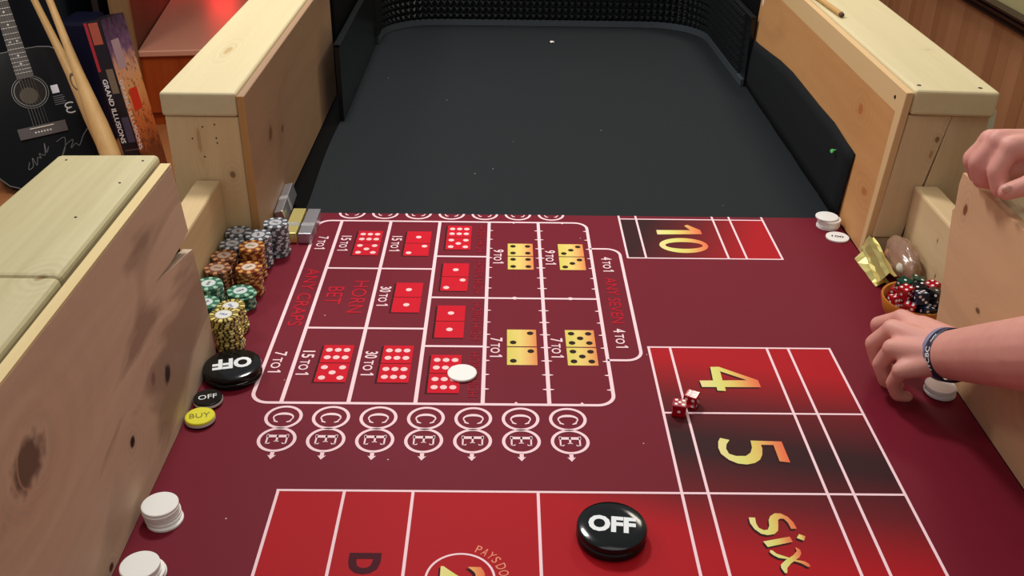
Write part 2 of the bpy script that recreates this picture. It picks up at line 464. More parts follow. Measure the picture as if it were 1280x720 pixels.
# rubber bumper round the far end, with rows of small pyramids
path = []
xL, xR, yB, rc = -0.349, 0.574, 2.875, 0.155
for y in [2.06+0.03*k for k in range(int((yB-rc-2.06)/0.03)+1)]: path.append((xL, y))
path += arc(xL+rc, yB-rc, rc, 180, 90, 14)
x = xL+rc+0.03
while x < xR-rc-0.01: path.append((x, yB+0.004*math.sin((x-xL)*3.3))); x += 0.03
path += arc(xR-rc, yB-rc, rc, 90, 0, 14)
y = yB-rc-0.03
while y > 2.335: path.append((xR+0.012*(yB-rc-y)/0.4, y)); y -= 0.03
path.append((0.5862, 2.335))
PV = [Vector((p[0], p[1], 0)) for p in path]
cum = [0]
for a, b in zip(PV, PV[1:]): cum.append(cum[-1]+(b-a).length)
def along(s):
    s = max(0, min(cum[-1], s))
    for i in range(len(cum)-1):
        if s <= cum[i+1]:
            f = (s-cum[i])/(cum[i+1]-cum[i]); p = PV[i].lerp(PV[i+1], f)
            a = (PV[i]-PV[max(i-1, 0)]) if i else (PV[1]-PV[0]); d0 = (PV[i+1]-PV[i]).normalized()
            return p, d0
bump = thing('rubber_bumper', 'black rubber bumper studded with small pyramids around the far end of the table', 'bumper', (0.12, 2.87, 0))
RH = 0.165
def strip(z0, z1, off0, off1, name, m, f0=0.0):
    bm = bmesh.new(); S = 130; rows = []
    for k in range(S+1):
        p, d = along(cum[-1]*(f0+(1-f0)*k/S)); n = Vector((d.y, -d.x, 0))      # towards the table
        rows.append([bm.verts.new(p+n*off1+Vector((0, 0, z0))), bm.verts.new(p+n*off1+Vector((0, 0, z1))), bm.verts.new(p+n*off0+Vector((0, 0, z1))), bm.verts.new(p+n*off0+Vector((0, 0, z0)))])
    for a, b in zip(rows, rows[1:]):
        for j in range(4): bm.faces.new((a[j], a[(j+1) % 4], b[(j+1) % 4], b[j]))
    bm.faces.new(rows[0]); bm.faces.new(rows[-1][::-1])
    return from_bm(name, bm, m, bump, smooth=False)
strip(0.0, RH, -0.010, 0.0, 'backing_sheet', RUBBER)
strip(0.0, 0.017, 0.0002, 0.0075, 'foot_strip', RUBBER_GLINT, 0.285)
strip(RH-0.003, RH+0.003, -0.011, 0.003, 'rolled_top_edge', RUBBER)
bm = bmesh.new(); PS = 0.0185; nr = 8; ncol = int((cum[-1]-0.64)/PS)
s0 = 0.60
for c in range(ncol):
    p, d = along(s0+(c+0.5)*PS)
    n = Vector((d.y, -d.x, 0))
    if s0+(c+1)*PS > cum[-1]-0.002: break
    for r in range(nr):
        z = 0.0175+r*PS; h = PS/2
        q = [p-d*h+Vector((0, 0, z)), p+d*h+Vector((0, 0, z)), p+d*h+Vector((0, 0, z+PS)), p-d*h+Vector((0, 0, z+PS))]
        vs = [bm.verts.new(a+n*0.0003) for a in q]; ap = bm.verts.new(p+n*0.0125+Vector((0, 0, z+h)))
        for k in range(4): bm.faces.new((vs[k], vs[(k+1) % 4], ap))
me = bpy.data.meshes.new('pyramid_studs'); bmesh.ops.translate(bm, verts=bm.verts[:], vec=-worg(bump)); bm.normal_update(); bm.to_mesh(me); bm.free(); me.materials.append(RUBBER)
o = bpy.data.objects.new('pyramid_studs', me); C.objects.link(o); o.parent = bump; o['kind'] = 'stuff'
# end board, and black side boards added to darken the gaps behind the bumper
BSB = mat('black_stained_board', (0.004, 0.004, 0.004, 1), 0.8, spec=0.1)
o = from_bm('gap_dark_board', box_bm(-0.52, -0.385, 2.245, 2.895, -0.003, 0.27, 0.003, 1), BSB, loc=(-0.45, 2.57, 0)); tag(o, 'black board added to darken the gap behind the left end of the rubber bumper', 'board')
o = from_bm('gap_dark_board', box_bm(0.625, 0.74, 2.37, 2.895, -0.003, 0.27, 0.003, 1), BSB, loc=(0.68, 2.63, 0)); tag(o, 'black board added to darken the gap behind the right end of the rubber bumper', 'board')
o = from_bm('end_board', box_bm(-0.50, 0.74, 2.90, 2.93, -0.003, 0.30, 0.003, 1), BSB, loc=(0.1, 2.915, 0))
tag(o, 'black board standing behind the rubber bumper at the far end', 'board')

# ------------------------------------------------------------------ wooden rail boxes
def screw(parent, x, y, z, n, r=0.0035, m=SCREW):
    n = Vector(n).normalized(); u = n.orthogonal().normalized(); v = n.cross(u)
    bm = bmesh.new(); p = Vector((x, y, z))
    a = [bm.verts.new(p-n*0.001+(u*math.cos(k*PI/5)+v*math.sin(k*PI/5))*r) for k in range(10)]
    b = [bm.verts.new(p+n*0.0006+(u*math.cos(k*PI/5)+v*math.sin(k*PI/5))*r*0.85) for k in range(10)]
    bm.faces.new(a[::-1]); bm.faces.new(b)
    for k in range(10): bm.faces.new((a[k], a[(k+1) % 10], b[(k+1) % 10], b[k]))
    return from_bm('screw', bm, m, parent)
KD = rgb(58, 38, 26); KM = rgb(112, 80, 52); KL = rgb(150, 116, 78)

def loc_knots(ks, org):
    return [(k[0]-org[0], k[1]-org[1], k[2]-org[2])+tuple(k[3:]) for k in ks]

# ---- left far box
org = (-0.46, 1.80, 0)
t = thing('rail_box', 'pale wooden box rail on the far left with a knotted end board', 'rail', org)
top = wood('pine_top_a', rgb(218, 205, 166), rgb(194, 177, 134), loc_knots([(-0.47, 1.66, 0.27, 0.007, 4, rgb(186, 160, 112))], org), 'y', 12, contrast=0.55)
from_bm('top_plank', hexa_bm([(-0.520, 1.434, 0.231), (-0.4045, 1.434, 0.231), (-0.4045, 2.24, 0.231), (-0.520, 2.24, 0.231), (-0.520, 1.434, 0.269), (-0.4045, 1.434, 0.269), (-0.4045, 2.24, 0.269), (-0.520, 2.24, 0.269)], 0.005, 3), top, t)
endw = wood('pine_end_a', rgb(224, 200, 154), rgb(202, 170, 122), loc_knots([(-0.425, 1.436, 0.135, 0.006, 1.4, rgb(140, 108, 74)), (-0.470, 1.436, 0.19, 0.004, 7, rgb(184, 152, 106))], org), 'z', 22, contrast=0.8)
from_bm('end_plank', box_bm(-0.517, -0.4045, 1.437, 1.475, 0.0, 0.230, 0.0015, 1), endw, t)
pan = wood('ply_inner_a', rgb(170, 138, 108), rgb(142, 112, 86), loc_knots([(-0.392, 1.57, 0.155, 0.014, 1.3, KM), (-0.392, 1.66, 0.13, 0.009, 1.3, KM)], org), 'y', 9, contrast=0.8, blotch=0.25)
from_bm('inner_panel', box_bm(-0.404, -0.392, 1.436, 2.236, 0.0, 0.264, 0.001, 1), pan, t)
from_bm('panel_edge', box_bm(-0.4038, -0.3922, 1.4345, 1.4362, 0.001, 0.2635), bpy.data.materials.get('ply_edge_brown') or wood('ply_edge_brown', rgb(196, 150, 92), rgb(168, 122, 70), grain='z'), t)
from_bm('outer_panel', box_bm(-0.529, -0.5175, 1.476, 2.236, 0.0, 0.230), endw, t)
from_bm('far_end_plank', box_bm(-0.517, -0.4045, 2.20, 2.236, 0.0, 0.230), endw, t)
for x, z in [(-0.462, 0.214), (-0.443, 0.218), (-0.443, 0.196), (-0.4425, 0.188), (-0.480, 0.195), (-0.465, 0.165)]: screw(t, x, 1.437, z, (0, -1, 0), 0.0014)

# ---- left near box: wide top plank, plywood inner face with knots and a split
org = (-0.46, 0.6, 0)
t = thing('rail_box', 'wooden box rail on the near left whose plywood face has dark knots and a split', 'rail', org)
top = wood('pine_top_b', rgb(204, 194, 152), rgb(168, 154, 108), loc_knots([(-0.428, 0.800, 0.30, 0.007, 1.5, rgb(150, 126, 84))], org), 'y', 15)
from_bm('top_plank', hexa_bm([(-0.545, 0.803, 0.262), (-0.412, 0.803, 0.262), (-0.412, 1.108, 0.262), (-0.532, 1.104, 0.262), (-0.545, 0.803, 0.302), (-0.412, 0.803, 0.302), (-0.412, 1.108, 0.302), (-0.532, 1.104, 0.302)], 0.0065, 3), top, t)
from_bm('top_plank', hexa_bm([(-0.55, 0.10, 0.262), (-0.4095, 0.10, 0.262), (-0.4095, 0.802, 0.262), (-0.546, 0.802, 0.262), (-0.55, 0.10, 0.303), (-0.4095, 0.10, 0.303), (-0.4095, 0.802, 0.303), (-0.546, 0.802, 0.303)], 0.0065, 3), top, t)
def ripple(tn, co, c):
    # close wavy growth lines beside the big knot
    d = tn.vmath('SUBTRACT', co, (-0.392-org[0], 0.66-org[1], 0.215-org[2]))
    ln = tn.vmath('LENGTH', tn.vmath('MULTIPLY', d, (1, 0.8, 1.0)))
    wv = tn.math('SINE', tn.math('MULTIPLY', tn.math('ADD', ln, tn.math('MULTIPLY', tn.noise(co, 22, 2), 0.012)), 900))
    fall = tn.math('MULTIPLY', tn.math('GREATER_THAN', ln, 0.028), tn.math('SUBTRACT', 1.0, tn.math('DIVIDE', ln, 0.085), clamp=True))
    k = tn.math('MULTIPLY', tn.math('MULTIPLY', wv, fall), 0.75, clamp=True)
    return tn.mix(k, c, rgb(208, 170, 134))
pan = wood('ply_inner_b', rgb(214, 192, 166), rgb(182, 154, 130), loc_knots([(-0.392, 0.640, 0.215, 0.026, 1.35, rgb(108, 88, 72)), (-0.392, 0.957, 0.0865, 0.0135, 1.0, rgb(30, 20, 15)), (-0.392, 0.832, 0.084, 0.0085, 1.0, rgb(30, 20, 15)), (-0.392, 0.727, 0.008, 0.006, 1.2, rgb(84, 46, 34)), (-0.392, 0.916, 0.108, 0.010, 0.8, rgb(128, 100, 88))], org), 'y', 7, contrast=1.0, blotch=0.85, stain=ripple)
EDGE = wood('ply_edge_pale', rgb(226, 204, 150), rgb(206, 178, 120), grain='y')
crack = [(0.10, 0.0), (1.134, 0.0), (1.127, 0.082), (1.1085, 0.173), (1.084, 0.1785), (1.029, 0.1890), (0.970, 0.2010), (1.024, 0.1965), (1.078, 0.1975), (1.1040, 0.2010), (1.103, 0.206), (1.084, 0.296), (0.10, 0.299)]
from_bm('inner_panel', prism_bm(crack, (Vector((-0.392, 0, 0)), Vector((0, 1, 0)), Vector((0, 0, 1)), Vector((-1, 0, 0))), 0.012), pan, t)
from_bm('panel_edge', box_bm(-0.4038, -0.3922, 0.10, 1.0835, 0.2975, 0.2998), EDGE, t)
from_bm('split_dark_sheet', box_bm(-0.42, -0.406, 0.10, 1.104, 0.0, 0.261), BLACK_MATTE, t)  # black sheet added behind the split, standing for the shade inside it
from_bm('outer_panel', box_bm(-0.543, -0.530, 0.10, 1.09, 0.0, 0.261), endw, t)
from_bm('end_plank', box_bm(-0.5295, -0.4205, 1.062, 1.098, 0.0, 0.261), endw, t)
for x, y in [(-0.515, 1.085), (-0.43, 1.02), (-0.445, 0.93), (-0.425, 1.085)]: screw(t, x, y, 0.302, (0, 0, 1), 0.0016)

# ---- right far box, leaning slightly outwards
org = (0.67, 1.85, 0)
t = thing('rail_box', 'pale wooden box rail on the far right with an orange plywood inner face', 'rail', org)
top = wood('pine_top_c', rgb(218, 205, 164), rgb(196, 180, 134), loc_knots([(0.725, 1.66, 0.283, 0.006, 0.5, rgb(168, 146, 106))], org), 'y', 14, contrast=0.7)
XL0, XT0 = 0.603, 0.6215
from_bm('top_plank', hexa_bm([(0.6225, 1.438, 0.245), (0.749, 1.430, 0.245), (0.766, 2.36, 0.245), (0.6225, 2.36, 0.245), (0.6235, 1.438, 0.285), (0.750, 1.430, 0.285), (0.768, 2.36, 0.285), (0.6235, 2.36, 0.285)], 0.005, 3), top, t)
endw2 = wood('pine_end_c', rgb(220, 196, 156), rgb(194, 164, 122), loc_knots([(0.675, 1.44, 0.205, 0.005, 1.5, rgb(134, 98, 66)), (0.671, 1.44, 0.18, 0.004, 2.5, rgb(178, 138, 104)), (0.735, 1.44, 0.265, 0.008, 0.7, KD)], org), 'z', 18, contrast=0.8)
from_bm('end_plank', hexa_bm([(0.6085, 1.443, 0.034), (0.655, 1.443, 0.034), (0.655, 1.48, 0.034), (0.6085, 1.48, 0.034), (0.6225, 1.441, 0.244), (0.69, 1.441, 0.244), (0.69, 1.478, 0.244), (0.6225, 1.478, 0.244)], 0.0012, 1), endw2, t)
from_bm('end_plank', hexa_bm([(0.6555, 1.443, 0.0), (0.745, 1.443, 0.0), (0.745, 1.48, 0.0), (0.6555, 1.48, 0.0), (0.6905, 1.441, 0.244), (0.748, 1.441, 0.244), (0.748, 1.478, 0.244), (0.6905, 1.478, 0.244)], 0.0012, 1), endw2, t)
from_bm('foot_block', box_bm(0.6095, 0.654, 1.446, 1.48, 0.0, 0.032, 0.001, 1), endw2, t)
def margin(tn, co, c):
    # the stain stops short of the top and of the near end
    x, y, z = tn.sep(co)
    a = tn.math('MULTIPLY', tn.math('LESS_THAN', z, 0.243), tn.math('GREATER_THAN', y, 1.462-org[1]))
    return tn.mix(tn.math('SUBTRACT', 1.0, a), c, rgb(214, 178, 128))
pan = wood('ply_inner_c', rgb(208, 154, 100), rgb(186, 130, 78), loc_knots([(0.605, 1.60, 0.20, 0.012, 1.3, rgb(176, 108, 58)), (0.605, 1.50, 0.09, 0.010, 2, rgb(178, 112, 62))], org), 'y', 8, contrast=0.8, blotch=0.2, stain=margin)
from_bm('inner_panel', hexa_bm([(0.597, 1.449, 0.0), (0.6085, 1.449, 0.0), (0.6085, 2.355, 0.0), (0.597, 2.355, 0.0), (0.6105, 1.437, 0.281), (0.622, 1.437, 0.281), (0.622, 2.355, 0.281), (0.6105, 2.355, 0.281)], 0.001, 1), pan, t)
from_bm('outer_panel', box_bm(0.7495, 0.761, 1.481, 2.35, 0.0, 0.244), endw2, t)
for x, y in [(0.637, 1.462), (0.727, 1.452)]: screw(t, x, y, 0.285, (0, 0, 1), 0.0038)
screw(t, 0.6088, 1.475, 0.262, (-1, 0, 0.05), 0.003)
for yy, zz in ((2.335, 0.2), (2.31, 0.16)):
    bm = bmesh.new(); bmesh.ops.create_icosphere(bm, subdivisions=2, radius=1.0)
    for v in bm.verts: v.co = Vector((0.603+zz*0.035+v.co.x*0.004, yy+v.co.y*0.012, zz+v.co.z*0.022))*1.0
    from_bm('glue_blob', bm, mat('white_glue', rgb(235, 228, 215), 0.4), t, smooth=True)

# ---- right near box
org = (0.68, 0.7, 0)
t = thing('rail_box', 'wooden box rail on the near right that the forearm reaches over', 'rail', org)
pan = wood('ply_inner_d', rgb(216, 176, 136), rgb(196, 154, 114), loc_knots([(0.602, 1.16, 0.215, 0.010, 0.7, rgb(128, 80, 48)), (0.602, 1.065, 0.12, 0.005, 1.5, KM), (0.602, 0.90, 0.10, 0.020, 1.0, rgb(150, 102, 62))], org), 'y', 7, contrast=0.7, blotch=0.16)
edge = [(0.10, 0.0), (1.150, 0.0), (1.160, 0.05), (1.166, 0.085), (1.173, 0.12), (1.188, 0.18), (1.193, 0.20), (1.188, 0.205), (1.193, 0.238), (1.190, 0.255), (0.10, 0.259)]
from_bm('inner_panel', prism_bm(edge, (Vector((0.602, 0, 0)), Vector((0, 1, 0)), Vector((0, 0, 1)), Vector((1, 0, 0))), 0.012), pan, t)
from_bm('top_plank', box_bm(0.6145, 0.752, 0.10, 1.185, 0.222, 0.262, 0.006, 3), top, t)
from_bm('end_plank', box_bm(0.6145, 0.74, 1.112, 1.148, 0.0, 0.2215), endw2, t)
from_bm('outer_panel', box_bm(0.7405, 0.752, 0.10, 1.148, 0.0, 0.2215), endw2, t)

# ---- low planks bridging the gaps on both sides
lo = wood('pine_low_a', rgb(214, 190, 146), rgb(188, 158, 114), [(0.012, 0.06, -0.02, 0.004, 3, KL)], 'y', 16)
o = from_bm('gap_plank', box_bm(-0.484, -0.4455, 1.10, 1.4355, 0.0, 0.127, 0.004, 2), lo, loc=(-0.465, 1.27, 0.06))
tag(o, 'short wooden plank bridging the gap behind the coloured chip stacks', 'plank')
lo2 = wood('pine_low_b', rgb(222, 198, 154), rgb(198, 168, 124), [(-0.019, 0.02, 0.03, 0.005, 0.4, KM), (-0.019, 0.0, -0.02, 0.005, 0.4, KM)], 'y', 16)
o = from_bm('gap_plank', box_bm(0.6555, 0.694, 1.15, 1.4405, 0.0, 0.128, 0.004, 2), lo2, loc=(0.675, 1.3, 0.06))
tag(o, 'short wooden plank bridging the gap behind the bowl of dice', 'plank')

# ================================================================== PRINTED LAYOUT CLOTH
LO = [(-0.3915, 0.12), (0.6005, 0.12), (0.6005, 1.2), (0.654, 1.2), (0.654, 1.432), (0.5965, 1.432), (0.5935, 1.586), (-0.3915, 1.586), (-0.3915, 1.432), (-0.4445, 1.432), (-0.4445, 1.142), (-0.3915, 1.142)]
lay = from_bm('layout_cloth', prism_bm(LO, (Vector((0, 0, -0.0035)), Vector((1, 0, 0)), Vector((0, 1, 0)), Vector((0, 0, 1))), 0.0035), FELT, loc=(0.1, 0.9, 0))
tag(lay, 'burgundy casino dice layout cloth printed with white lines, dice and gold numbers', 'layout')
Z1, Z2, Z3 = 0.00022, 0.00044, 0.00066
W1 = 0.0052                                                      # thick line

# proposition box
bm = bmesh.new()
x0, x1, y0, y1, r = -0.3195, 0.1465, 1.0195, 1.5545, 0.022
loop = arc(x0+r, y0+r, r, 180, 270, 8)+arc(x1-r, y0+r, r, 270, 360, 8)+arc(x1-r, y1-r, r, 0, 90, 8)+arc(x0+r, y1-r, r, 90, 180, 8)
stroke(bm, loop+[loop[0], loop[1]][:1], W1*0.95, Z2)
flat_obj('box_outline', bm, PRINT_WHITE, lay)
V4, V5, V6 = -0.0230, 0.0625, 0.1465
for x in (-0.280, -0.1945, -0.109, V4, V5):
    bm = bmesh.new(); rect(bm, x-W1/2, x+W1/2, y0, y1, Z2+0.00006); flat_obj('divider_line', bm, PRINT_WHITE, lay)
for xa, xb, y in [(-0.280, -0.109, 1.3805), (-0.280, -0.109, 1.2005), (-0.109, V4, 1.4245), (-0.109, V4, 1.2905), (-0.109, V4, 1.155), (V4, V6, 1.290)]:
    bm = bmesh.new(); rect(bm, xa, xb, y-0.0023, y+0.0023, Z2-0.00006); flat_obj('divider_line', bm, PRINT_WHITE, lay)
bm = bmesh.new()
for k in range(1, 16):
    y = y1-k*(y1-y0)/16
    if k == 8: continue
    for x, sl, sr in ((V4, 0, 1), (V5, 1, 1), (V6, 1, 0)):
        flat_bm(bm, [(x-0.0075*sl, y-0.0006), (x-0.0075*sl, y+0.0006), (x, y+0.0024), (x+0.0075*sr, y+0.0006), (x+0.0075*sr, y-0.0006), (x, y-0.0024)], Z2+0.00014)
for x in ((V4+V5)/2, (V5+V6)/2):
    for y in (1.290,): flat_bm(bm, arc(x, y, 0.0042, 0, 324, 9), Z2+0.00014)
    for y, s in ((y0, 1), (y1, -1)): flat_bm(bm, [(x-0.004, y), (x+0.004, y), (x, y+s*0.006)], Z2+0.00014)
flat_obj('tick_marks', bm, PRINT_WHITE, lay)['kind'] = 'stuff'
bm = bmesh.new()
stroke(bm, [(0.146, 1.4565)]+arc(0.1945-0.022, 1.4565-0.022, 0.022, 90, 0, 8)+arc(0.1945-0.022, 1.1235+0.022, 0.022, 0, -90, 8)+[(0.146, 1.1235)], W1*0.9, Z2)
flat_obj('any_seven_outline', bm, PRINT_WHITE, lay)

# C and E rings
def letter_c(bm, cx, cy, clip=None):
    # serif C turned so that it opens towards the camera
    n = 30; o = []; i = []
    for k in range(n+1):
        a = math.radians(-38+256*k/n)
        if clip is not None and cy+0.010*math.sin(a) > clip: continue
        th = 0.0018+0.0030*max(0, math.sin(a))**1.0
        o.append((cx+0.0130*math.cos(a), cy+0.0098*math.sin(a)-0.0005)); i.append((cx+(0.0130-th*0.9)*math.cos(a), cy+(0.0098-th)*math.sin(a)-0.0005))
    def band(o, i):
        vo = [bm.verts.new((p[0], p[1], Z2)) for p in o]; vi = [bm.verts.new((p[0], p[1], Z2)) for p in i]
        for k in range(len(o)-1): bm.faces.new((vi[k], vi[k+1], vo[k+1], vo[k]))
    if clip is None: band(o, i)
    else:
        l = [k for k, p in enumerate(o) if p[0] < cx]; rr = [k for k, p in enumerate(o) if p[0] >= cx]
        for g in (l, rr): band([o[k] for k in g], [i[k] for k in g])
    for s in (-1, 1):
        x = cx+s*0.0102; y = cy-0.0066
        flat_bm(bm, [(x+s*0.0012, y+0.0012), (x-s*0.0052, y-0.0030), (x-s*0.0046, y-0.0046), (x+s*0.0002, y-0.0030)], Z2+0.00003)
def letter_e(bm, cx, cy):
    # serif E turned: spine away from the camera, arms towards it
    def q(a, b, c, d): rect(bm, cx+a, cx+c, cy+b, cy+d, Z2)
    q(-0.0135, 0.0040, 0.0135, 0.0088)                            # spine
    q(-0.0128, -0.0080, -0.0108, 0.0085); q(0.0108, -0.0080, 0.0128, 0.0085)   # outer arms
    q(-0.0012, -0.0035, 0.0012, 0.0085)                           # middle arm
    q(-0.0030, -0.0042, 0.0030, -0.0028)
    flat_bm(bm, [(cx-0.0128, cy-0.0085), (cx-0.0078, cy-0.0085), (cx-0.0068, cy-0.0052), (cx-0.0090, cy-0.0070), (cx-0.0128, cy-0.0070)], Z2)
    flat_bm(bm, [(cx+0.0128, cy-0.0085), (cx+0.0128, cy-0.0070), (cx+0.0090, cy-0.0070), (cx+0.0068, cy-0.0052), (cx+0.0078, cy-0.0085)], Z2)
    q(-0.0135, 0.0085, -0.0105, 0.0100); q(0.0105, 0.0085, 0.0135, 0.0100)
def ce(cx):
    bm = bmesh.new(); ringsec(bm, cx-0.0005, 0.9895, 0.0196, 0.0236, 0, 360, 40, Z2); o = flat_obj('craps_ring', bm, PRINT_WHITE, lay)
    bm = bmesh.new(); letter_c(bm, cx-0.0005, 0.9895); flat_obj('letter_c', bm, PRINT_WHITE, o)
    bm = bmesh.new(); ringsec(bm, cx, 0.9448, 0.0196, 0.0236, 0, 360, 40, Z2); o = flat_obj('eleven_ring', bm, PRINT_WHITE, lay)
    bm = bmesh.new(); letter_e(bm, cx, 0.9448); flat_obj('letter_e', bm, PRINT_WHITE, o)
    bm = bmesh.new(); flat_bm(bm, [(cx-0.0024, 0.922), (cx-0.0024, 0.9145), (cx-0.0052, 0.9155), (cx, 0.9075), (cx+0.0052, 0.9155), (cx+0.0024, 0.9145), (cx+0.0024, 0.922)], Z2)
    flat_obj('arrow', bm, PRINT_WHITE, lay)
for k in range(7):
    cx = -0.2703+0.0592*k; ce(cx)
    cx2 = -0.2665+0.0588*k
    bm = bmesh.new(); cyf = 1.5868
    ringsec(bm, cx2, cyf, 0.0196, 0.0236, 182, 358, 24, Z2); o = flat_obj('craps_ring', bm, PRINT_WHITE, lay)
    bm = bmesh.new(); letter_c(bm, cx2, cyf-0.0, clip=1.5855); flat_obj('letter_c', bm, PRINT_WHITE, o)

# dice printed in the cells
PIPS = {1: [(0, 0)], 2: [(1, 1), (-1, -1)], 3: [(1, 1), (0, 0), (-1, -1)], 4: [(1, 1), (1, -1), (-1, 1), (-1, -1)], 5: [(1, 1), (1, -1), (0, 0), (-1, 1), (-1, -1)],
        6: [(-1, .45), (0, .45), (1, .45), (-1, -.45), (0, -.45), (1, -.45)]}
GRAD = mat('print_gold_dice', rgb(222, 196, 110), 0.75, spec=0.2)
tt = NT(GRAD); gx = tt.sep(tt.n('ShaderNodeTexCoord').outputs['Generated'])[0]
tt.col(tt.ramp(gx, [(0, rgb(218, 204, 96)), (0.45, rgb(232, 208, 118)), (0.75, rgb(232, 180, 104)), (1, rgb(226, 138, 80))]))
def die_print(cx, cy, n, kind):
    bm = bmesh.new(); h = 0.0208
    rect(bm, cx-h, cx+h, cy-h-0.0012, cy+h+0.0012, Z2)
    o = flat_obj('printed_die', bm, DIE_RED if kind == 'red' else GRAD, lay)
    if kind == 'red':
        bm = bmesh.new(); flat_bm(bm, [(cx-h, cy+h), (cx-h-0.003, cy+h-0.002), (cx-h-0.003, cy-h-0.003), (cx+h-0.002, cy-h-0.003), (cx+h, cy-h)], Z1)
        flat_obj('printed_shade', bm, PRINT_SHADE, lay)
    bm = bmesh.new()
    for px, py in PIPS[n]:
        ringsec(bm, cx+px*0.0122, cy+py*(0.0122 if n != 6 else 0.0205), 0, 0.0047, 0, 360, 14, Z3)
    bmesh.ops.remove_doubles(bm, verts=bm.verts[:], dist=1e-6)
    flat_obj('pips', bm, PIP_PINK if kind == 'red' else PIP_DARK, o)['kind'] = 'stuff'
cells = [(-0.2245, 1.470, 6, 5), (-0.1415, 1.470, 1, 2), (-0.0735, 1.4935, 6, 5), (-0.0735, 1.3555, 1, 2), (-0.1425, 1.290, 1, 1), (-0.0745, 1.2215, 1, 1),
         (-0.2255, 1.1105, 6, 5), (-0.1425, 1.1105, 6, 6), (-0.0750, 1.0880, 6, 6)]
for cx, cy, a, b in cells:
    die_print(cx, cy+0.0228, a, 'red'); die_print(cx, cy-0.0228, b, 'red')
for cx, cy, n in [(0.0302, 1.4270, 4), (0.1140, 1.4270, 3), (0.0290, 1.1550, 2), (0.1120, 1.1550, 5)]:
    die_print(cx, cy+0.0233, n, 'gold'); die_print(cx, cy-0.0233, n, 'gold')

# payouts
def payout(num, x0, ya, yb, h=0.0172):
    bm = bmesh.new(); L = ya-yb
    a = 0.30 if len(num) == 2 else 0.20
    side_text(bm, num, x0, x0+h, ya, ya-L*a, Z2, 0.015)
    side_text(bm, 'TO', x0+h*0.04, x0+h*0.80, ya-L*(a+0.09), ya-L*0.80, Z2, 0.012)
    rect(bm, x0, x0+h, yb, yb+0.0027, Z2)
    flat_bm(bm, [(x0+h, yb+0.0026), (x0+h*0.80, yb+0.0060), (x0+h*0.68, yb+0.0054), (x0+h*0.80, yb+0.0026)], Z2)
    flat_obj('payout_text', bm, PRINT_WHITE, lay)
for num, x0_, ya, yb in [('7', -0.3105, 1.492, 1.446), ('15', -0.272, 1.495, 1.441), ('15', -0.1865, 1.496, 1.441), ('30', -0.1870, 1.322, 1.264), ('7', -0.3115, 1.137, 1.087), ('15', -0.2735, 1.140, 1.082), ('30', -0.1870, 1.140, 1.082),
                     ('9', -0.0145, 1.450, 1.402), ('9', 0.0705, 1.449, 1.400), ('7', -0.0155, 1.178, 1.129), ('7', 0.0695, 1.178, 1.129), ('4', 0.1620, 1.427, 1.378), ('4', 0.1612, 1.205, 1.155)]:
    payout(num, x0_, ya, yb)
for s, xa, xb, ya, yb, m in [('ANY CRAPS', -0.3090, -0.2885, 1.377, 1.205, PRINT_RED), ('HORN', -0.2290, -0.2060, 1.339, 1.243, PRINT_RED), ('BET', -0.2660, -0.2420, 1.320, 1.268, PRINT_RED),
                          ('ANY SEVEN', 0.1620, 0.1800, 1.357, 1.220, PRINT_RED)]:
    bm = bmesh.new(); side_text(bm, s, xa, xb, ya, yb, Z2, 0.0); flat_obj('bet_text', bm, m, lay)
for ya, yb in [(1.538, 1.440), (1.408, 1.304), (1.276, 1.172), (1.140, 1.035)]:
    bm = bmesh.new(); side_text(bm, 'HORN HIGH', -0.0435, -0.0295, ya, yb, Z2, -0.005); flat_obj('bet_text', bm, PRINT_DIM, lay)

# number boxes on the right and line boxes at the front
W2 = 0.0034
NX = [0.2065, 0.2365, 0.3725, 0.4025, 0.4610]
bm = bmesh.new(); rect(bm, NX[0], NX[4], 0.12, 1.1575, Z1); flat_obj('red_number_field', bm, RED_NUM, lay)
bm = bmesh.new(); rect(bm, NX[0], NX[4], 1.4255, 1.573, Z1); flat_obj('red_number_field', bm, RED_TEN, lay)
bm = bmesh.new(); rect(bm, -0.2500, NX[0], 0.12, 0.8540, Z1); flat_obj('red_line_field', bm, RED_PASS, lay)
def line(x0, x1, y0, y1):
    bm = bmesh.new(); rect(bm, x0, x1, y0, y1, Z2+(0.00006 if y1-y0 > x1-x0 else 0.0)); flat_obj('field_line', bm, PRINT_WHITE, lay)
for x in NX:
    line(x-W2/2, x+W2/2, 0.12, 1.1592); line(x-W2/2, x+W2/2, 1.4238, 1.5858)
for y in (1.1575, 1.005, 0.704, 0.553): line(NX[0], NX[4], y-W2/2, y+W2/2)
for y in (1.4255, 1.573): line(NX[0], NX[4], y-W2/2, y+W2/2)
line(-0.2520, NX[4], 0.8540-W2/2, 0.8540+W2/2)
for x in (-0.2500, -0.1752, -0.0978, 0.0434): line(x-W2/2, x+W2/2, 0.12, 0.8540)

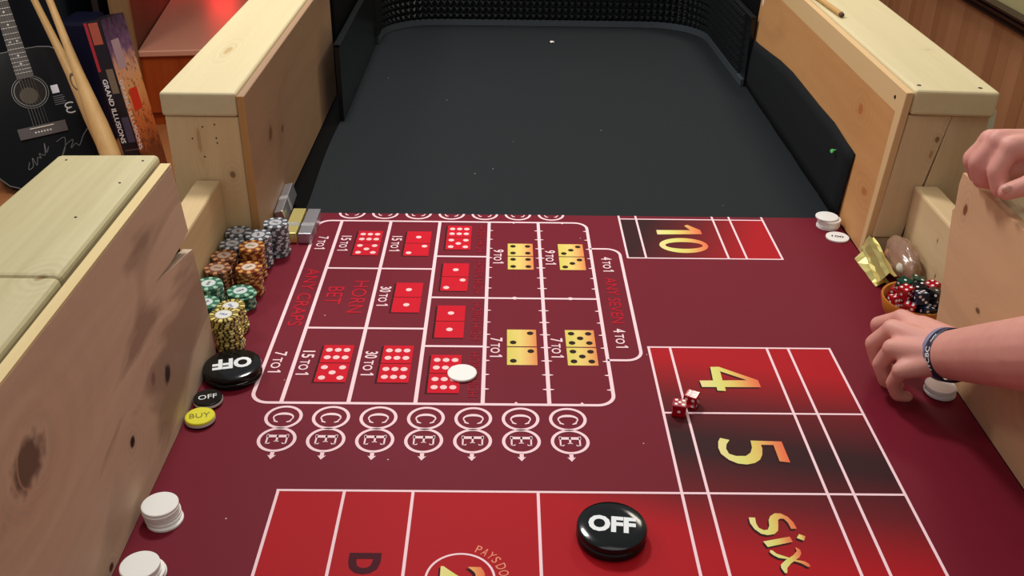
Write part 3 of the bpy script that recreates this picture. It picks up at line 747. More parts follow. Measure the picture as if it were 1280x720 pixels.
GL = {
'four': [[(284.7, 1109.1), (296.1, 1109.8), (343.1, 1078.6), (343.5, 1062.5), (295.8, 1062.3), (295.2, 1053.5), (284.4, 1054.2), (284.6, 1062.1), (265.4, 1062.0), (264.6, 1076.7), (282.7, 1077.2)], [(296.2, 1099.0), (295.4, 1077.4), (328.4, 1078.4)]],
'five': [[(268.9, 954.7), (279.8, 950.9), (274.5, 942.6), (272.3, 933.9), (274.0, 924.6), (281.6, 920.5), (293.6, 920.7), (300.3, 926.8), (304.2, 936.3), (305.4, 950.1), (342.9, 948.7), (343.7, 909.2), (331.5, 911.4), (331.5, 941.8), (316.4, 942.1), (316.2, 934.5), (313.6, 923.2), (308.9, 913.9), (301.6, 907.9), (291.5, 904.9), (281.2, 906.6), (271.8, 913.0), (264.4, 924.4), (263.2, 935.7), (265.3, 947.3)]],
'letter_s': [[(274.2, 815.1), (281.1, 814.9), (280.3, 805.6), (281.8, 798.8), (286.5, 795.4), (290.9, 796.3), (293.9, 802.3), (295.2, 811.0), (298.2, 817.1), (304.3, 822.0), (311.0, 821.7), (317.7, 816.5), (321.7, 807.8), (323.0, 798.0), (316.7, 797.8), (315.6, 806.9), (312.6, 813.3), (308.5, 813.7), (305.6, 811.1), (303.8, 802.4), (301.7, 794.7), (296.6, 789.6), (289.0, 787.8), (282.3, 789.9), (276.6, 797.0), (273.8, 806.4)]],
'letter_i': [[(281.8, 778.3), (312.3, 785.9), (313.5, 778.1), (284.9, 770.1)]],
'dot': [[(323.1, 789.8), (329.5, 786.6), (325.9, 779.9), (319.2, 783.9)]],
'letter_x': [[(286.0, 765.5), (288.5, 765.2), (292.0, 760.4), (298.3, 757.5), (310.9, 751.7), (318.6, 749.9), (322.3, 746.5), (323.0, 742.4), (320.0, 742.1), (315.3, 746.4), (310.2, 749.0), (300.7, 752.9), (292.9, 754.4), (288.0, 758.3), (285.4, 762.3)]],
'letter_x_bar': [[(314.3, 770.4), (318.3, 766.7), (318.2, 761.0), (314.8, 755.4), (303.8, 746.6), (298.2, 740.3), (296.5, 733.4), (294.1, 733.0), (291.8, 740.3), (292.7, 744.9), (299.2, 751.3), (309.1, 758.5), (314.1, 764.2)]],
'one': [[(266.8, 1530.1), (326.0, 1530.6), (317.7, 1548.0), (323.9, 1552.0), (343.1, 1531.9), (343.9, 1515.8), (266.4, 1513.0)]],
'zero': [[(305.5+41*math.cos(a), 1472.5-27.5*math.sin(a)) for a in [2*PI*k/32 for k in range(32)]], [(306+31.5*math.cos(a), 1472.5-12.5*math.sin(a)) for a in [2*PI*k/32 for k in range(32)]]],
}
for nm, loops in GL.items():
    L = [[(p[0]/1000, p[1]/1000) for p in l] for l in loops]
    if nm not in ('one', 'zero'):
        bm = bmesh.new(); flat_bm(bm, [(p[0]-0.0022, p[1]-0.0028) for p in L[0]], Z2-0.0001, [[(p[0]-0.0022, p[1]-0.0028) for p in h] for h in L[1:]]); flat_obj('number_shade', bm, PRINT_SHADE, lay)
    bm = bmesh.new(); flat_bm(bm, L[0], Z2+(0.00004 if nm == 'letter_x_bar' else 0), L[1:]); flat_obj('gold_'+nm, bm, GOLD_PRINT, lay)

# front line boxes: ring with a gold two, PAYS DOUBLE round it, the dark letters of DON'T
bm = bmesh.new(); ringsec(bm, -0.0395, 0.7220, 0.0338, 0.0362, 0, 360, 56, Z2); flat_obj('field_ring', bm, PRINT_WHITE, lay)
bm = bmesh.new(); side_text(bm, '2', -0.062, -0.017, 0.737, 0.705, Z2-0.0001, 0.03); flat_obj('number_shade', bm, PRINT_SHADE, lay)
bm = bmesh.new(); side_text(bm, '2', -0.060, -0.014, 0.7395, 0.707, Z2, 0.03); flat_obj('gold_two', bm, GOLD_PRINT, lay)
ORANGE_TXT = mat('print_salmon', rgb(240, 150, 120), 0.8, spec=0.2)
bm = bmesh.new(); a = 70.5
for ch, wd in [('P', .0066), ('A', .0078), ('Y', .0074), ('S', .0066), (' ', .0020), ('D', .0084), ('O', .0090), ('U', .0084), ('B', .0078), ('L', .0064), ('E', .0064)]:
    da = math.degrees(wd/0.045)
    if ch != ' ':
        put_text(bm, ch, lambda u, v: (-0.0395+(0.0400+0.0105*v)*math.cos(math.radians(a-da*(0.06+0.84*u))), 0.7220+(0.0400+0.0105*v)*math.sin(math.radians(a-da*(0.06+0.84*u))), Z2), 0.0)
    a -= da+0.8
flat_obj('arc_text', bm, ORANGE_TXT, lay)
y = 0.7575
for ch in ("D", "O", "N", "'", "T"):
    ln = 0.030 if ch != "'" else 0.009
    bm = bmesh.new()
    if ch == "'": side_text(bm, ch, -0.136, -0.1225, y, y-ln, Z2, 0.05)
    else: side_text(bm, ch, -0.1560, -0.1225, y, y-ln, Z2, 0.055)
    flat_obj('dark_letter', bm, PRINT_DARK, lay); y -= ln+0.008

# ================================================================== CHIPS
CR, CT = 0.0195, 0.0033
INLAY = {}
def inlay_mat(name, ring, centre, ink):
    m = mat(name, centre, 0.35, spec=0.5, coat=0.3); t = NT(m); co = t.obj()
    x, y, z = t.sep(co); r = t.vmath('LENGTH', t.vmath('MULTIPLY', co, (1, 1, 0)))
    c = t.mix(t.math('GREATER_THAN', r, 0.0100), centre, ring)
    # a denomination smudge too small to read
    k = t.math('MULTIPLY', t.math('LESS_THAN', t.math('ABSOLUTE', y), 0.0022), t.math('LESS_THAN', t.math('ABSOLUTE', x), 0.0055))
    k = t.math('MULTIPLY', k, t.math('GREATER_THAN', t.noise(co, 900, 1), 0.46))
    t.col(t.mix(k, c, ink)); return m
def chip_mats(name, base, spot, spot2, gloss=0.35, metal=0.0):
    return [mat(name+'_body', base, gloss, metal=metal), mat(name+'_spot', spot, gloss, metal=metal), mat(name+'_edge', spot2, gloss, metal=metal)]
KIND = {
    'silver': (chip_mats('silver_chip', rgb(78, 84, 92), rgb(206, 210, 214), rgb(146, 150, 158)), inlay_mat('silver_chip_inlay', rgb(96, 98, 104), rgb(190, 192, 196), rgb(60, 60, 70))),
    'orange': (chip_mats('orange_chip', rgb(150, 66, 22), rgb(214, 168, 92), rgb(104, 48, 22), 0.28, 0.1), inlay_mat('orange_chip_inlay', rgb(160, 112, 80), rgb(214, 196, 176), rgb(110, 70, 60))),
    'brown': (chip_mats('brown_chip', rgb(96, 50, 28), rgb(190, 132, 86), rgb(70, 40, 26)), inlay_mat('brown_chip_inlay', rgb(120, 88, 70), rgb(176, 146, 126), rgb(80, 60, 56))),
    'green': (chip_mats('green_chip', rgb(42, 104, 82), rgb(160, 206, 178), rgb(28, 70, 58)), inlay_mat('green_chip_inlay', rgb(72, 140, 120), rgb(214, 226, 224), rgb(50, 70, 80))),
    'gold': (chip_mats('gold_chip', rgb(52, 44, 22), rgb(226, 206, 120), rgb(176, 160, 70), 0.3, 0.1), inlay_mat('gold_chip_inlay', rgb(206, 198, 160), rgb(222, 224, 222), rgb(90, 110, 160))),
    'white': ([WHITE_CHIP]*3, None)}
PROTO = {}
def chip_proto(kind):
    """round chip with a bevelled rim: rim cut into edge spots, top with spots and a recessed centre"""
    bm = bmesh.new(); n = 40; r = CR; h = CT
    prof = [(0, 0), (r*0.62, 0), (r*0.93, 0), (r, h*0.16), (r, h*0.84), (r*0.955, h), (r*0.66, h), (0, h)]
    lathe_bm(prof, n, (0, 0, 0), bm)
    bm.normal_update()
    for f in bm.faces:
        c = f.calc_center_median(); rr = math.hypot(c.x, c.y); a = (math.degrees(math.atan2(c.y, c.x)) % 360)
        k = int(a/9+0.001) % 5
        f.material_index = 0
        if rr > r*0.64:
            if kind in ('gold', 'orange'): f.material_index = 1 if k in (0, 1) else (2 if k == 3 else 0)
            else: f.material_index = 1 if k in (0, 1) else 0
        f.smooth = abs(f.normal.z) < 0.5 and False
    me = bpy.data.meshes.new('poker_chip'); bm.to_mesh(me); bm.free()
    for m in KIND[kind][0]: me.materials.append(m)
    inl = None
    if KIND[kind][1]:
        bm = bmesh.new(); lathe_bm([(0, h+0.00025), (r*0.60, h+0.00025), (r*0.62, h-0.0002), (0, h-0.0002)], 28, (0, 0, 0), bm)
        bmesh.ops.recalc_face_normals(bm, faces=bm.faces[:])
        inl = bpy.data.meshes.new('inlay'); bm.to_mesh(inl); bm.free(); inl.materials.append(KIND[kind][1])
    PROTO[kind] = (me, inl)
for k in KIND: chip_proto(k)
ORD = ['topmost', 'second from the top', 'third from the top', 'fourth from the top', 'fifth from the top', 'sixth from the top', 'seventh from the top', 'eighth from the top', 'ninth from the top', 'tenth from the top',
       'eleventh from the top', 'twelfth from the top', 'thirteenth from the top', 'fourteenth from the top', 'fifteenth from the top', 'sixteenth from the top', 'seventeenth from the top', 'eighteenth from the top']
rc_ = random.Random(5)
def stack(kind, x, y, n, desc, colour, group, z0=0.0, jit=0.0007, offs=None, lean=(0, 0)):
    for i in range(n):
        me, inl = PROTO[kind]
        top = (i == n-1)
        o = bpy.data.objects.new('poker_chip', me); C.objects.link(o)
        dx, dy = rc_.uniform(-jit, jit), rc_.uniform(-jit, jit)
        if offs and i in offs: dx, dy = offs[i]
        o.location = (x+dx+lean[0]*i/n, y+dy+lean[1]*i/n, z0+i*(CT+0.00003)); o.rotation_euler = (0, 0, rc_.uniform(0, 6.28))
        tag(o, '%s chip, %s, %s' % (colour, ORD[n-1-i], desc) if n > 1 else '%s poker chip %s' % (colour, desc), 'poker chip', group)
        if inl and top:
            p = bpy.data.objects.new('inlay', inl); C.objects.link(p); p.parent = o
COLG = 'coloured poker chips in stacks on the left'
stack('silver', -0.4240, 1.4160, 14, 'stack in the back left corner', 'silver grey', COLG)
stack('silver', -0.4225, 1.3735, 14, 'stack in front of the corner one', 'silver grey', COLG)
stack('silver', -0.3850, 1.3910, 16, 'stack behind the taller orange stack', 'silver grey', COLG)
stack('silver', -0.3660, 1.4300, 17, 'tall stack nearest the foil bars', 'silver grey', COLG, lean=(0.0015, -0.002))
stack('brown', -0.4245, 1.3330, 14, 'farther stack along the gap plank', 'dark brown', COLG)
stack('brown', -0.4245, 1.2930, 14, 'nearer stack along the gap plank', 'dark brown', COLG)
stack('orange', -0.3870, 1.3530, 16, 'farther of the orange stacks', 'orange and gold', COLG)
stack('orange', -0.3810, 1.3020, 13, 'nearer of the orange stacks', 'orange and gold', COLG)
stack('green', -0.4270, 1.2515, 13, 'tallest stack by the gap plank', 'green', COLG)
stack('green', -0.4210, 1.2085, 11, 'stack half hidden by the near rail', 'green', COLG)
stack('green', -0.3850, 1.2600, 8, 'short loose stack on the right', 'green', COLG, jit=0.0016, offs={6: (0.004, -0.002)})
stack('gold', -0.3740, 1.1500, 15, 'stack nearest the black puck', 'black and gold', COLG, jit=0.001, lean=(-0.007, 0.004))
stack('gold', -0.3790, 1.1930, 12, 'stack behind the nearest one', 'black and gold', COLG, jit=0.0015, lean=(-0.004, 0.0))
WG = 'plain white chips on the table'
stack('white', -0.3655, 0.8080, 6, 'stack beside the plywood rail', 'white', WG, offs={0: (0.0035, -0.004), 1: (0.001, -0.001)}, jit=0.001)
stack('white', -0.3590, 0.7200, 6, 'stack in the near left corner', 'white', WG, jit=0.001, offs={1: (0.004, 0.002), 2: (0.0035, 0.001)})
stack('white', 0.5705, 1.5510, 6, 'stack beside the right far rail', 'white', WG, jit=0.0014, offs={5: (-0.0035, 0.002)})
stack('white', 0.5745, 1.5070, 1, 'lying alone in front of the far right white stack', 'white', WG)
o = [c for c in C.objects if c.name.startswith('poker_chip')][-1]
bm = bmesh.new(); put_text(bm, '100', lambda u, v: (-0.010+0.020*u, -0.0035+0.007*v, CT+0.0002), 0.02)
me = bpy.data.meshes.new('chip_text'); up(bm); bm.to_mesh(me); bm.free(); me.materials.append(PRINT_SHADE)
p = bpy.data.objects.new('chip_text', me); C.objects.link(p); p.parent = o; o.rotation_euler = (0, 0, -0.25)
stack('white', 0.5765, 1.0540, 4, 'stack under the reaching wrist', 'white', WG, jit=0.002)
stack('white', -0.0515, 1.0870, 1, 'lying alone on a printed dice cell', 'white', WG, z0=0.0007)

# ================================================================== PUCKS
def puck(name, label, x, y, r, h, layers, face, rot, text, tcol, th, z0=0.0, tilt=None, bold=0.03):
    t = thing(name, label, 'puck', (x, y, z0))
    z = z0
    for k in range(layers):
        hh = h/layers
        prof = [(0, z+0.0002), (r*0.90, z+0.0002), (r*0.985, z+hh*0.18), (r, z+hh*0.40), (r, z+hh*0.62)]
        if k == layers-1: prof += [(r*0.975, z+hh*0.84), (r*0.90, z+hh*0.955), (r*0.6, z+hh*0.995), (0, z+hh)]
        else: prof += [(r*0.985, z+hh*0.85), (r*0.94, z+hh), (0, z+hh)]
        o = from_bm('puck_body' if k < layers-1 else 'puck_top', lathe_bm(prof, 64, (x, y, 0)), face if k == layers-1 else BLACK_GLOSS, t)
        sharp_smooth(o, 35)
        z += hh
    bm = bmesh.new(); asp = glyphs(text, bold)[2]; tw = th*2.05
    c, s = math.cos(rot), math.sin(rot)
    def f(u, v):
        a = (u-0.5)*tw; b = (v-0.5)*th
        q = math.hypot(a, b)/r
        dz = h/layers*(-0.005*(q/0.6) if q < 0.6 else -0.005-0.04*(q-0.6)/0.3)
        return (x+a*c-b*s, y+a*s+b*c, z0+h+0.0004+dz)
    put_text(bm, text, f, bold); flat_obj('lettering', bm, tcol, t)
    return t
puck('off_puck', 'large shiny black puck lettered OFF lying on the red line box', 0.1195, 0.7830, 0.0375, 0.019, 2, BLACK_GLOSS, math.radians(-6), 'OFF', PUCK_WHITE, 0.0245, bold=0.045)
puck('off_puck', 'large shiny black puck lettered OFF beside the gold chip stacks', -0.3545, 1.0800, 0.0375, 0.019, 2, BLACK_GLOSS, math.radians(193), 'OFF', PUCK_WHITE, 0.0245, bold=0.045)
RIMW = mat('puck_white_rim', rgb(225, 222, 215), 0.4)
def small_puck(label, x, y, text, face, tcol, rot, z0=0.0, ry=0.0):
    r, h = 0.0183, 0.0088
    t = thing('marker_puck', label, 'puck', (x, y, z0))
    from_bm('lower_disc', lathe_bm([(0, z0), (r*0.96, z0), (r, z0+0.0006), (r, z0+0.0026), (0, z0+0.0026)], 44, (x, y, 0)), BLACK_GLOSS, t)
    from_bm('white_rim', lathe_bm([(0, z0+0.0026), (r*1.0, z0+0.0026), (r, z0+0.0062), (0, z0+0.0062)], 44, (x, y, 0)), RIMW, t)
    from_bm('face_disc', lathe_bm([(0, z0+0.0062), (r*0.99, z0+0.0062), (r*0.98, z0+0.0080), (r*0.93, z0+h), (0, z0+h)], 44, (x, y, 0)), face, t)
    bm = bmesh.new(); th = 0.0095; tw = th*glyphs(text, 0.0)[2]; c, s = math.cos(rot), math.sin(rot)
    put_text(bm, text, lambda u, v: (x+(u-.5)*tw*c-(v-.5)*th*s, y+(u-.5)*tw*s+(v-.5)*th*c, z0+h+0.0003), 0.0)
    flat_obj('lettering', bm, tcol, t)
small_puck('small black marker puck lettered OFF behind the yellow one', -0.3720, 1.0190, 'OFF', BLACK_GLOSS, PUCK_WHITE, math.radians(16))
small_puck('small yellow marker puck lettered BUY beside the plywood rail', -0.3715, 0.9800, 'BUY', YELLOW, mat('buy_olive_ink', rgb(120, 112, 20), 0.5), math.radians(12))

# ================================================================== DICE
def die_mesh(name, size, m):
    bm = bmesh.new(); bmesh.ops.create_cube(bm, size=size)
    bmesh.ops.bevel(bm, geom=bm.edges[:], offset=size*0.07, segments=2, affect='EDGES', profile=0.5)
    me = bpy.data.meshes.new(name); bm.to_mesh(me); bm.free(); me.materials.append(m); return me
def pip_mesh(size, m):
    bm = bmesh.new(); h = size/2+0.00012; g = size*0.25
    faces = [(1, Vector((0, 0, 1)), Vector((1, 0, 0))), (6, Vector((0, 0, -1)), Vector((1, 0, 0))), (2, Vector((0, -1, 0)), Vector((1, 0, 0))), (5, Vector((0, 1, 0)), Vector((1, 0, 0))), (3, Vector((1, 0, 0)), Vector((0, 1, 0))), (4, Vector((-1, 0, 0)), Vector((0, 1, 0)))]
    P = dict(PIPS); P[6] = [(-1, .9), (0, .9), (1, .9), (-1, -.9), (0, -.9), (1, -.9)]
    for n, N, U in faces:
        V = N.cross(U)
        for a, b in P[n]:
            c = N*h+U*a*g+V*b*g
            vs = [bm.verts.new(c+(U*math.cos(k*PI/5)+V*math.sin(k*PI/5))*size*0.118) for k in range(10)]
            bm.faces.new(vs)
    me = bpy.data.meshes.new('pips'); bm.to_mesh(me); bm.free(); me.materials.append(m); return me
PIPM = mat('die_pip_white', rgb(248, 240, 238), 0.4)
def die_mat(name, col): return mat(name, col, 0.08, spec=0.6, trans=0.25)
DM = {'red': die_mat('die_red', rgb(190, 8, 34)), 'green': die_mat('die_green', rgb(14, 74, 58)), 'blue': die_mat('die_blue', rgb(22, 40, 74)), 'black': die_mat('die_black', rgb(22, 24, 30))}
DS = 0.0175
DME = {k: die_mesh('game_die', DS, m) for k, m in DM.items()}; PME = pip_mesh(DS, PIPM)
def die(col, loc, rot, label, group):
    o = bpy.data.objects.new('game_die', DME[col]); C.objects.link(o); o.location = loc; o.rotation_euler = rot
    tag(o, label, 'die', group)
    p = bpy.data.objects.new('pips', PME); C.objects.link(p); p.parent = o; p['kind'] = 'stuff'
    return o
DG = 'pair of red dice on the layout'
R_ = math.radians
die('red', (0.2255, 1.0035, DS/2+0.0006), (R_(90), R_(0), R_(-12)), 'translucent red die nearer the camera of the rolled pair by the gold four', DG)
die('red', (0.2440, 1.0220, DS/2+0.0006), (R_(180), R_(0), R_(62)), 'translucent red die showing six on top, behind its rolled partner', DG)

# bowl of dice in the right gap
BX, BY = 0.6030, 1.2320
t = thing('dice_bowl', 'orange bowl heaped with coloured dice in the gap of the right rail', 'bowl', (BX, BY, 0))
OB = mat('orange_bowl_plastic', rgb(206, 130, 48), 0.4)
o = from_bm('bowl_shell', lathe_bm([(0, 0.0002), (0.030, 0.0002), (0.034, 0.003), (0.045, 0.022), (0.0495, 0.040), (0.0490, 0.0425), (0.0465, 0.0415), (0.0425, 0.023), (0.032, 0.006), (0, 0.005)], 48, (BX, BY, 0)), OB, t); sharp_smooth(o, 50)
rd = random.Random(8); spots = []
for zz, rr, nn, ph in [(0.0185, 0.0, 1, 0), (0.0185, 0.0190, 4, 0.5), (0.036, 0.012, 2, 0.4), (0.0375, 0.0315, 8, 0.1), (0.0545, 0.0, 1, 0.0), (0.0545, 0.0225, 6, 0.3)]:
    for k in range(nn): spots.append((BX+rr*math.cos(ph+2*PI*k/nn), BY+rr*math.sin(ph+2*PI*k/nn), zz, ph+2*PI*k/nn))
WHERE = ['bottom', 'lower', 'upper']
for k, (x, y, z, a) in enumerate(spots):
    dx, dy = x-BX, y-BY
    if dy > 0.012 and dx < 0.022: c = 'green' if dx > -0.024 else 'red'
    elif dx < -0.014: c = 'red'
    elif dx > 0.02 and dy > 0: c = 'red'
    elif dy < 0.008: c = 'blue' if k % 3 else 'black'
    else: c = 'black'
    ang = int(round(math.degrees(math.atan2(dy, dx))/45.0)) % 8
    side = ['on the right', 'on the far right', 'at the far side', 'on the far left', 'on the left', 'on the near left', 'at the near side', 'on the near right'][ang]
    lay_ = 'bottom layer' if z < 0.03 else ('middle layer' if z < 0.045 else 'top layer')
    ring_ = '' if math.hypot(dx, dy) < 0.003 else (' outer' if math.hypot(dx, dy) > 0.03 else '')
    lab = '%s die in the bowl,%s %s, %s' % (c, ring_, lay_, side if math.hypot(dx, dy) > 0.003 else 'in the centre')
    rots = [(0, 0), (90, 0), (0, 90), (180, 0), (-90, 0), (0, -90)][rd.randrange(6)]
    tilt = 0.0 if z < 0.03 else 0.22
    die(c, (x, y, z), Euler((R_(rots[0])+rd.uniform(-tilt, tilt), R_(rots[1])+rd.uniform(-tilt, tilt), a+rd.uniform(-0.2, 0.2))), lab, 'dice heaped in the orange bowl')

# ================================================================== FOIL BARS, WRAPPER, BAG
def bar(label, cx, cy, lx, ly, lz, rz, m, z0=0.0005, cat='bar', slant=0.0):
    o = thing('foil_bar', label, cat, (cx, cy, z0))
    bm = bmesh.new(); h = lz
    p = [(-lx/2, -ly/2, 0), (lx/2, -ly/2, 0), (lx/2, ly/2, 0), (-lx/2, ly/2, 0), (-lx*0.46, -ly*0.49, h), (lx*0.46, -ly*0.49, h), (lx*0.46, ly*0.49, h), (-lx*0.46, ly*0.49, h)]
    M = Matrix.Translation((cx, cy, z0)) @ Matrix.Rotation(rz, 4, 'Z')
    b = from_bm('bar_body', hexa_bm([M @ Vector(q) for q in p], 0.0012, 2), m, o)
    band = from_bm('wrapper_band', hexa_bm([M @ Vector((q[0]*1.02, -ly*0.14+(0.0065 if q[1] > 0 else -0.0065), q[2]*1.03)) for q in p], 0.0005, 1), SEAL, o)
    return o
SEAL = mat('clear_wrap', rgb(216, 216, 214), 0.12, spec=0.6, trans=0.5)
bar('silver foil wrapped bar lying at the far left edge of the layout', -0.3285, 1.515, 0.024, 0.100, 0.018, R_(0), SILVER_FOIL)
bar('gold foil wrapped bar lying between the silver bar and the rail', -0.3540, 1.516, 0.024, 0.100, 0.018, R_(0), GOLD_FOIL)
o = thing('foil_bar', 'silver foil bar leaning up against the left far rail', 'bar', (-0.377, 1.55, 0.001))
M = Matrix.Translation((-0.3830, 1.527, 0.0035)) @ Matrix.Rotation(R_(-12), 4, 'Y') @ Matrix.Rotation(R_(4), 4, 'X')
def lb(x0, x1, y0, y1, z0, z1, bev): 
    b = box_bm(x0, x1, y0, y1, z0, z1, bev, 2); bmesh.ops.transform(b, matrix=M, verts=b.verts[:]); return b
from_bm('bar_body', lb(-0.002, 0.013, 0.0, 0.105, 0.0, 0.026, 0.0012), SILVER_FOIL, o)
from_bm('wrapper_band', lb(-0.0022, 0.0132, 0.045, 0.058, -0.0002, 0.0262, 0.0004), SEAL, o)

# crumpled gold wrapper in the right gap
bm = bmesh.new(); rn = random.Random(3); G = []
A, B_, Cc, D_ = Vector((0.592, 1.442, 0.020)), Vector((0.609, 1.438, 0.036)), Vector((0.584, 1.336, 0.014)), Vector((0.611, 1.328, 0.024))
for i in range(9):
    row = []
    for j in range(6):
        u, v = i/8, j/5
        p = A.lerp(Cc, u).lerp(B_.lerp(D_, u), v)
        fold = 0.010*max(0, 1-abs(v-0.55)*3.2)-0.006*max(0, 1-abs(v-0.1)*5)
        row.append(bm.verts.new(p+Vector((rn.uniform(-.0012, .0012), rn.uniform(-.002, .002), fold+rn.uniform(-.0010, .0010)))))
    G.append(row)
for i in range(8):
    for j in range(5): bm.faces.new((G[i][j], G[i][j+1], G[i+1][j+1], G[i+1][j]))
ex = bmesh.ops.extrude_face_region(bm, geom=bm.faces[:])
for v in [g for g in ex['geom'] if isinstance(g, bmesh.types.BMVert)]: v.co.z -= 0.0006
t = thing('gold_wrapper', 'crumpled gold foil wrapper in front of the plastic bag on the right', 'wrapper', (0.60, 1.39, 0))
from_bm('foil_sheet', bm, GOLD_FOIL, t)
bm = bmesh.new(); rows = []
for i in range(7):
    u = i/6; p = Vector((0.581+0.004*u, 1.430-0.094*u, 0.0))
    rows.append([bm.verts.new(p+Vector((rn.uniform(-.001, .001)+0.013*j, 0.002*j, 0.0006+(0.010+0.006*math.sin(u*9+j))*(j % 2)))) for j in range(3)])
for a, b in zip(rows, rows[1:]):
    for j in range(2): bm.faces.new((a[j], a[j+1], b[j+1], b[j]))
ex = bmesh.ops.extrude_face_region(bm, geom=bm.faces[:])
for v in [g for g in ex['geom'] if isinstance(g, bmesh.types.BMVert)]: v.co.z += 0.0006
from_bm('foil_fold', bm, GOLD_FOIL, t)

t = thing('plastic_bag', 'shiny clear plastic bag of brown sweets slumped in the right gap', 'bag', (0.632, 1.37, 0))
bm = bmesh.new(); bmesh.ops.create_icosphere(bm, subdivisions=4, radius=1.0)
for v in bm.verts:
    n = noise.noise(v.co*2.2)*0.16+noise.noise(v.co*5)*0.06
    v.co = Vector((0.634+v.co.x*0.0195*(1+n*0.5), 1.374+v.co.y*0.056*(1+n), max(0.001, 0.029+v.co.z*0.032*(1+n))))
from_bm('film', bm, mat('clear_film', rgb(216, 176, 148), 0.14, spec=0.6, trans=0.6), t, smooth=True)
BS = mat('brown_sweet', rgb(170, 112, 76), 0.5); WS = mat('pale_sweet', rgb(208, 206, 190), 0.5)
for k, (x, y, z, r, m) in enumerate([(0.628, 1.345, 0.030, 0.013, WS), (0.635, 1.372, 0.030, 0.014, BS), (0.626, 1.396, 0.026, 0.013, BS), (0.622, 1.368, 0.016, 0.012, BS), (0.636, 1.405, 0.018, 0.010, WS), (0.636, 1.343, 0.014, 0.010, BS)]):
    bm = bmesh.new(); bmesh.ops.create_icosphere(bm, subdivisions=2, radius=r)
    for v in bm.verts: v.co = v.co*(1+0.15*noise.noise(v.co*120+Vector((k, 0, 0))))+Vector((x, y, z))
    from_bm('sweet', bm, m, t, smooth=True)

# ================================================================== SMALL LOOSE THINGS
t = thing('push_pin', 'small bright green pin stuck in the black cloth of the right far rail', 'pin', (0.598, 1.672, 0.105))
PG = mat('green_pin_plastic', rgb(120, 235, 130), 0.3)
px = Vector((0.6005, 1.655, 0.104))
from_bm('pin_shaft', tube_bm([px+Vector((0.004, 0.002, 0)), px+Vector((-0.012, -0.006, -0.001))], 0.0012, 8), PG, t)
from_bm('pin_head', tube_bm([px+Vector((-0.010, -0.005, -0.001)), px+Vector((-0.013, -0.0065, -0.001))], 0.0034, 10), PG, t)
bm = bmesh.new(); bmesh.ops.create_icosphere(bm, subdivisions=1, radius=0.006)
for v in bm.verts: v.co = Vector((0.132+v.co.x*1.2, 2.70+v.co.y, max(0.0, 0.002+v.co.z*0.55)))
o = from_bm('crumb', bm, mat('white_crumb', rgb(240, 238, 230), 0.6), loc=(0.132, 2.70, 0)); tag(o, 'white crumb lying near the far end of the charcoal cloth', 'crumb')
t = thing('wooden_dowel', 'short wooden stick with a dark end lying on the right far rail', 'stick', (0.64, 1.93, 0.285))
a, b = Vector((0.6385, 1.868, 0.2905)), Vector((0.628, 2.03, 0.2905)); dd = (b-a).normalized()
from_bm('stick_body', tube_bm([a+dd*0.006, b], 0.0052, 10), wood('dowel_wood', rgb(206, 166, 104), rgb(170, 126, 70), grain='y', scale=30), t)
from_bm('stick_tip', tube_bm([a-dd*0.002, a+dd*0.006], [0.0038, 0.0052], 10), mat('dowel_dark_tip', rgb(80, 56, 34), 0.6), t)
bm = box_bm(0.762, 0.764, 1.47, 1.50, 0.14, 0.245); 
o = from_bm('paper_strip', hexa_bm([(0.771, 1.495, 0.15), (0.795, 1.503, 0.15), (0.795, 1.5038, 0.15), (0.771, 1.4958, 0.15), (0.766, 1.495, 0.238), (0.788, 1.503, 0.232), (0.788, 1.5038, 0.232), (0.766, 1.4958, 0.238)]), mat('white_paper', rgb(214, 218, 200), 0.6), loc=(0.78, 1.5, 0.19))
bm.free()
tag(o, 'white paper strip hanging behind the end of the right far rail', 'paper')

# ================================================================== LEFT BACKGROUND
# acoustic guitar leaning back, its foot on the floor
camp = Vector((0, 0, CAM_H))
GP = lambda p: camp+(Vector(p)-camp)*(3.5/3.4)
hole, bridge = GP((-1.637, 3.299, -0.361)), GP((-1.594, 3.237, -0.468))
gu = (hole-bridge).normalized(); gn = (camp-hole).normalized(); gn = (gn-gu*gn.dot(gu)).normalized(); gr = gu.cross(gn).normalized()
if gr.x < 0: gr = -gr
GT = thing('acoustic_guitar', 'black signed acoustic guitar leaning at the left behind the rails', 'guitar', tuple(hole-gu*0.35))
def GPt(a, b, c=0.0): return hole+gr*a+gu*b+gn*c
half = [(0.0, -0.350), (0.06, -0.349), (0.115, -0.338), (0.160, -0.312), (0.188, -0.272), (0.200, -0.225), (0.198, -0.180), (0.184, -0.135), (0.162, -0.090), (0.145, -0.045), (0.137, 0.0), (0.139, 0.040), (0.145, 0.075), (0.145, 0.105), (0.134, 0.132), (0.108, 0.150), (0.070, 0.158), (0.03, 0.159)]
out = half+[(-x, y) for x, y in reversed(half[1:])]
GB = mat('guitar_black_lacquer', (0.004, 0.004, 0.005, 1), 0.2, spec=0.14)
GBIND = mat('guitar_binding', rgb(92, 92, 90), 0.4)
def gframe(c): return (hole+gn*c, gr, gu, gn)
sc = lambda k: [(x*k, (y+0.1)*k-0.1) for x, y in out]
from_bm('soundboard', prism_bm(sc(0.992), gframe(-0.003), 0.003), GB, GT)
from_bm('sides', prism_bm(sc(0.990), gframe(-0.108), 0.104), GB, GT)
bm = bmesh.new(); N = len(out); o1 = sc(1.0); o2 = sc(0.988)
va = [bm.verts.new(GPt(x, y, 0.0006)) for x, y in o1]; vb = [bm.verts.new(GPt(x, y, 0.0006)) for x, y in o2]; vc = [bm.verts.new(GPt(x, y, -0.005)) for x, y in o1]
for k in range(N):
    j = (k+1) % N; bm.faces.new((va[k], va[j], vb[j], vb[k])); bm.faces.new((va[k], vc[k], vc[j], va[j]))
from_bm('binding', bm, GBIND, GT)
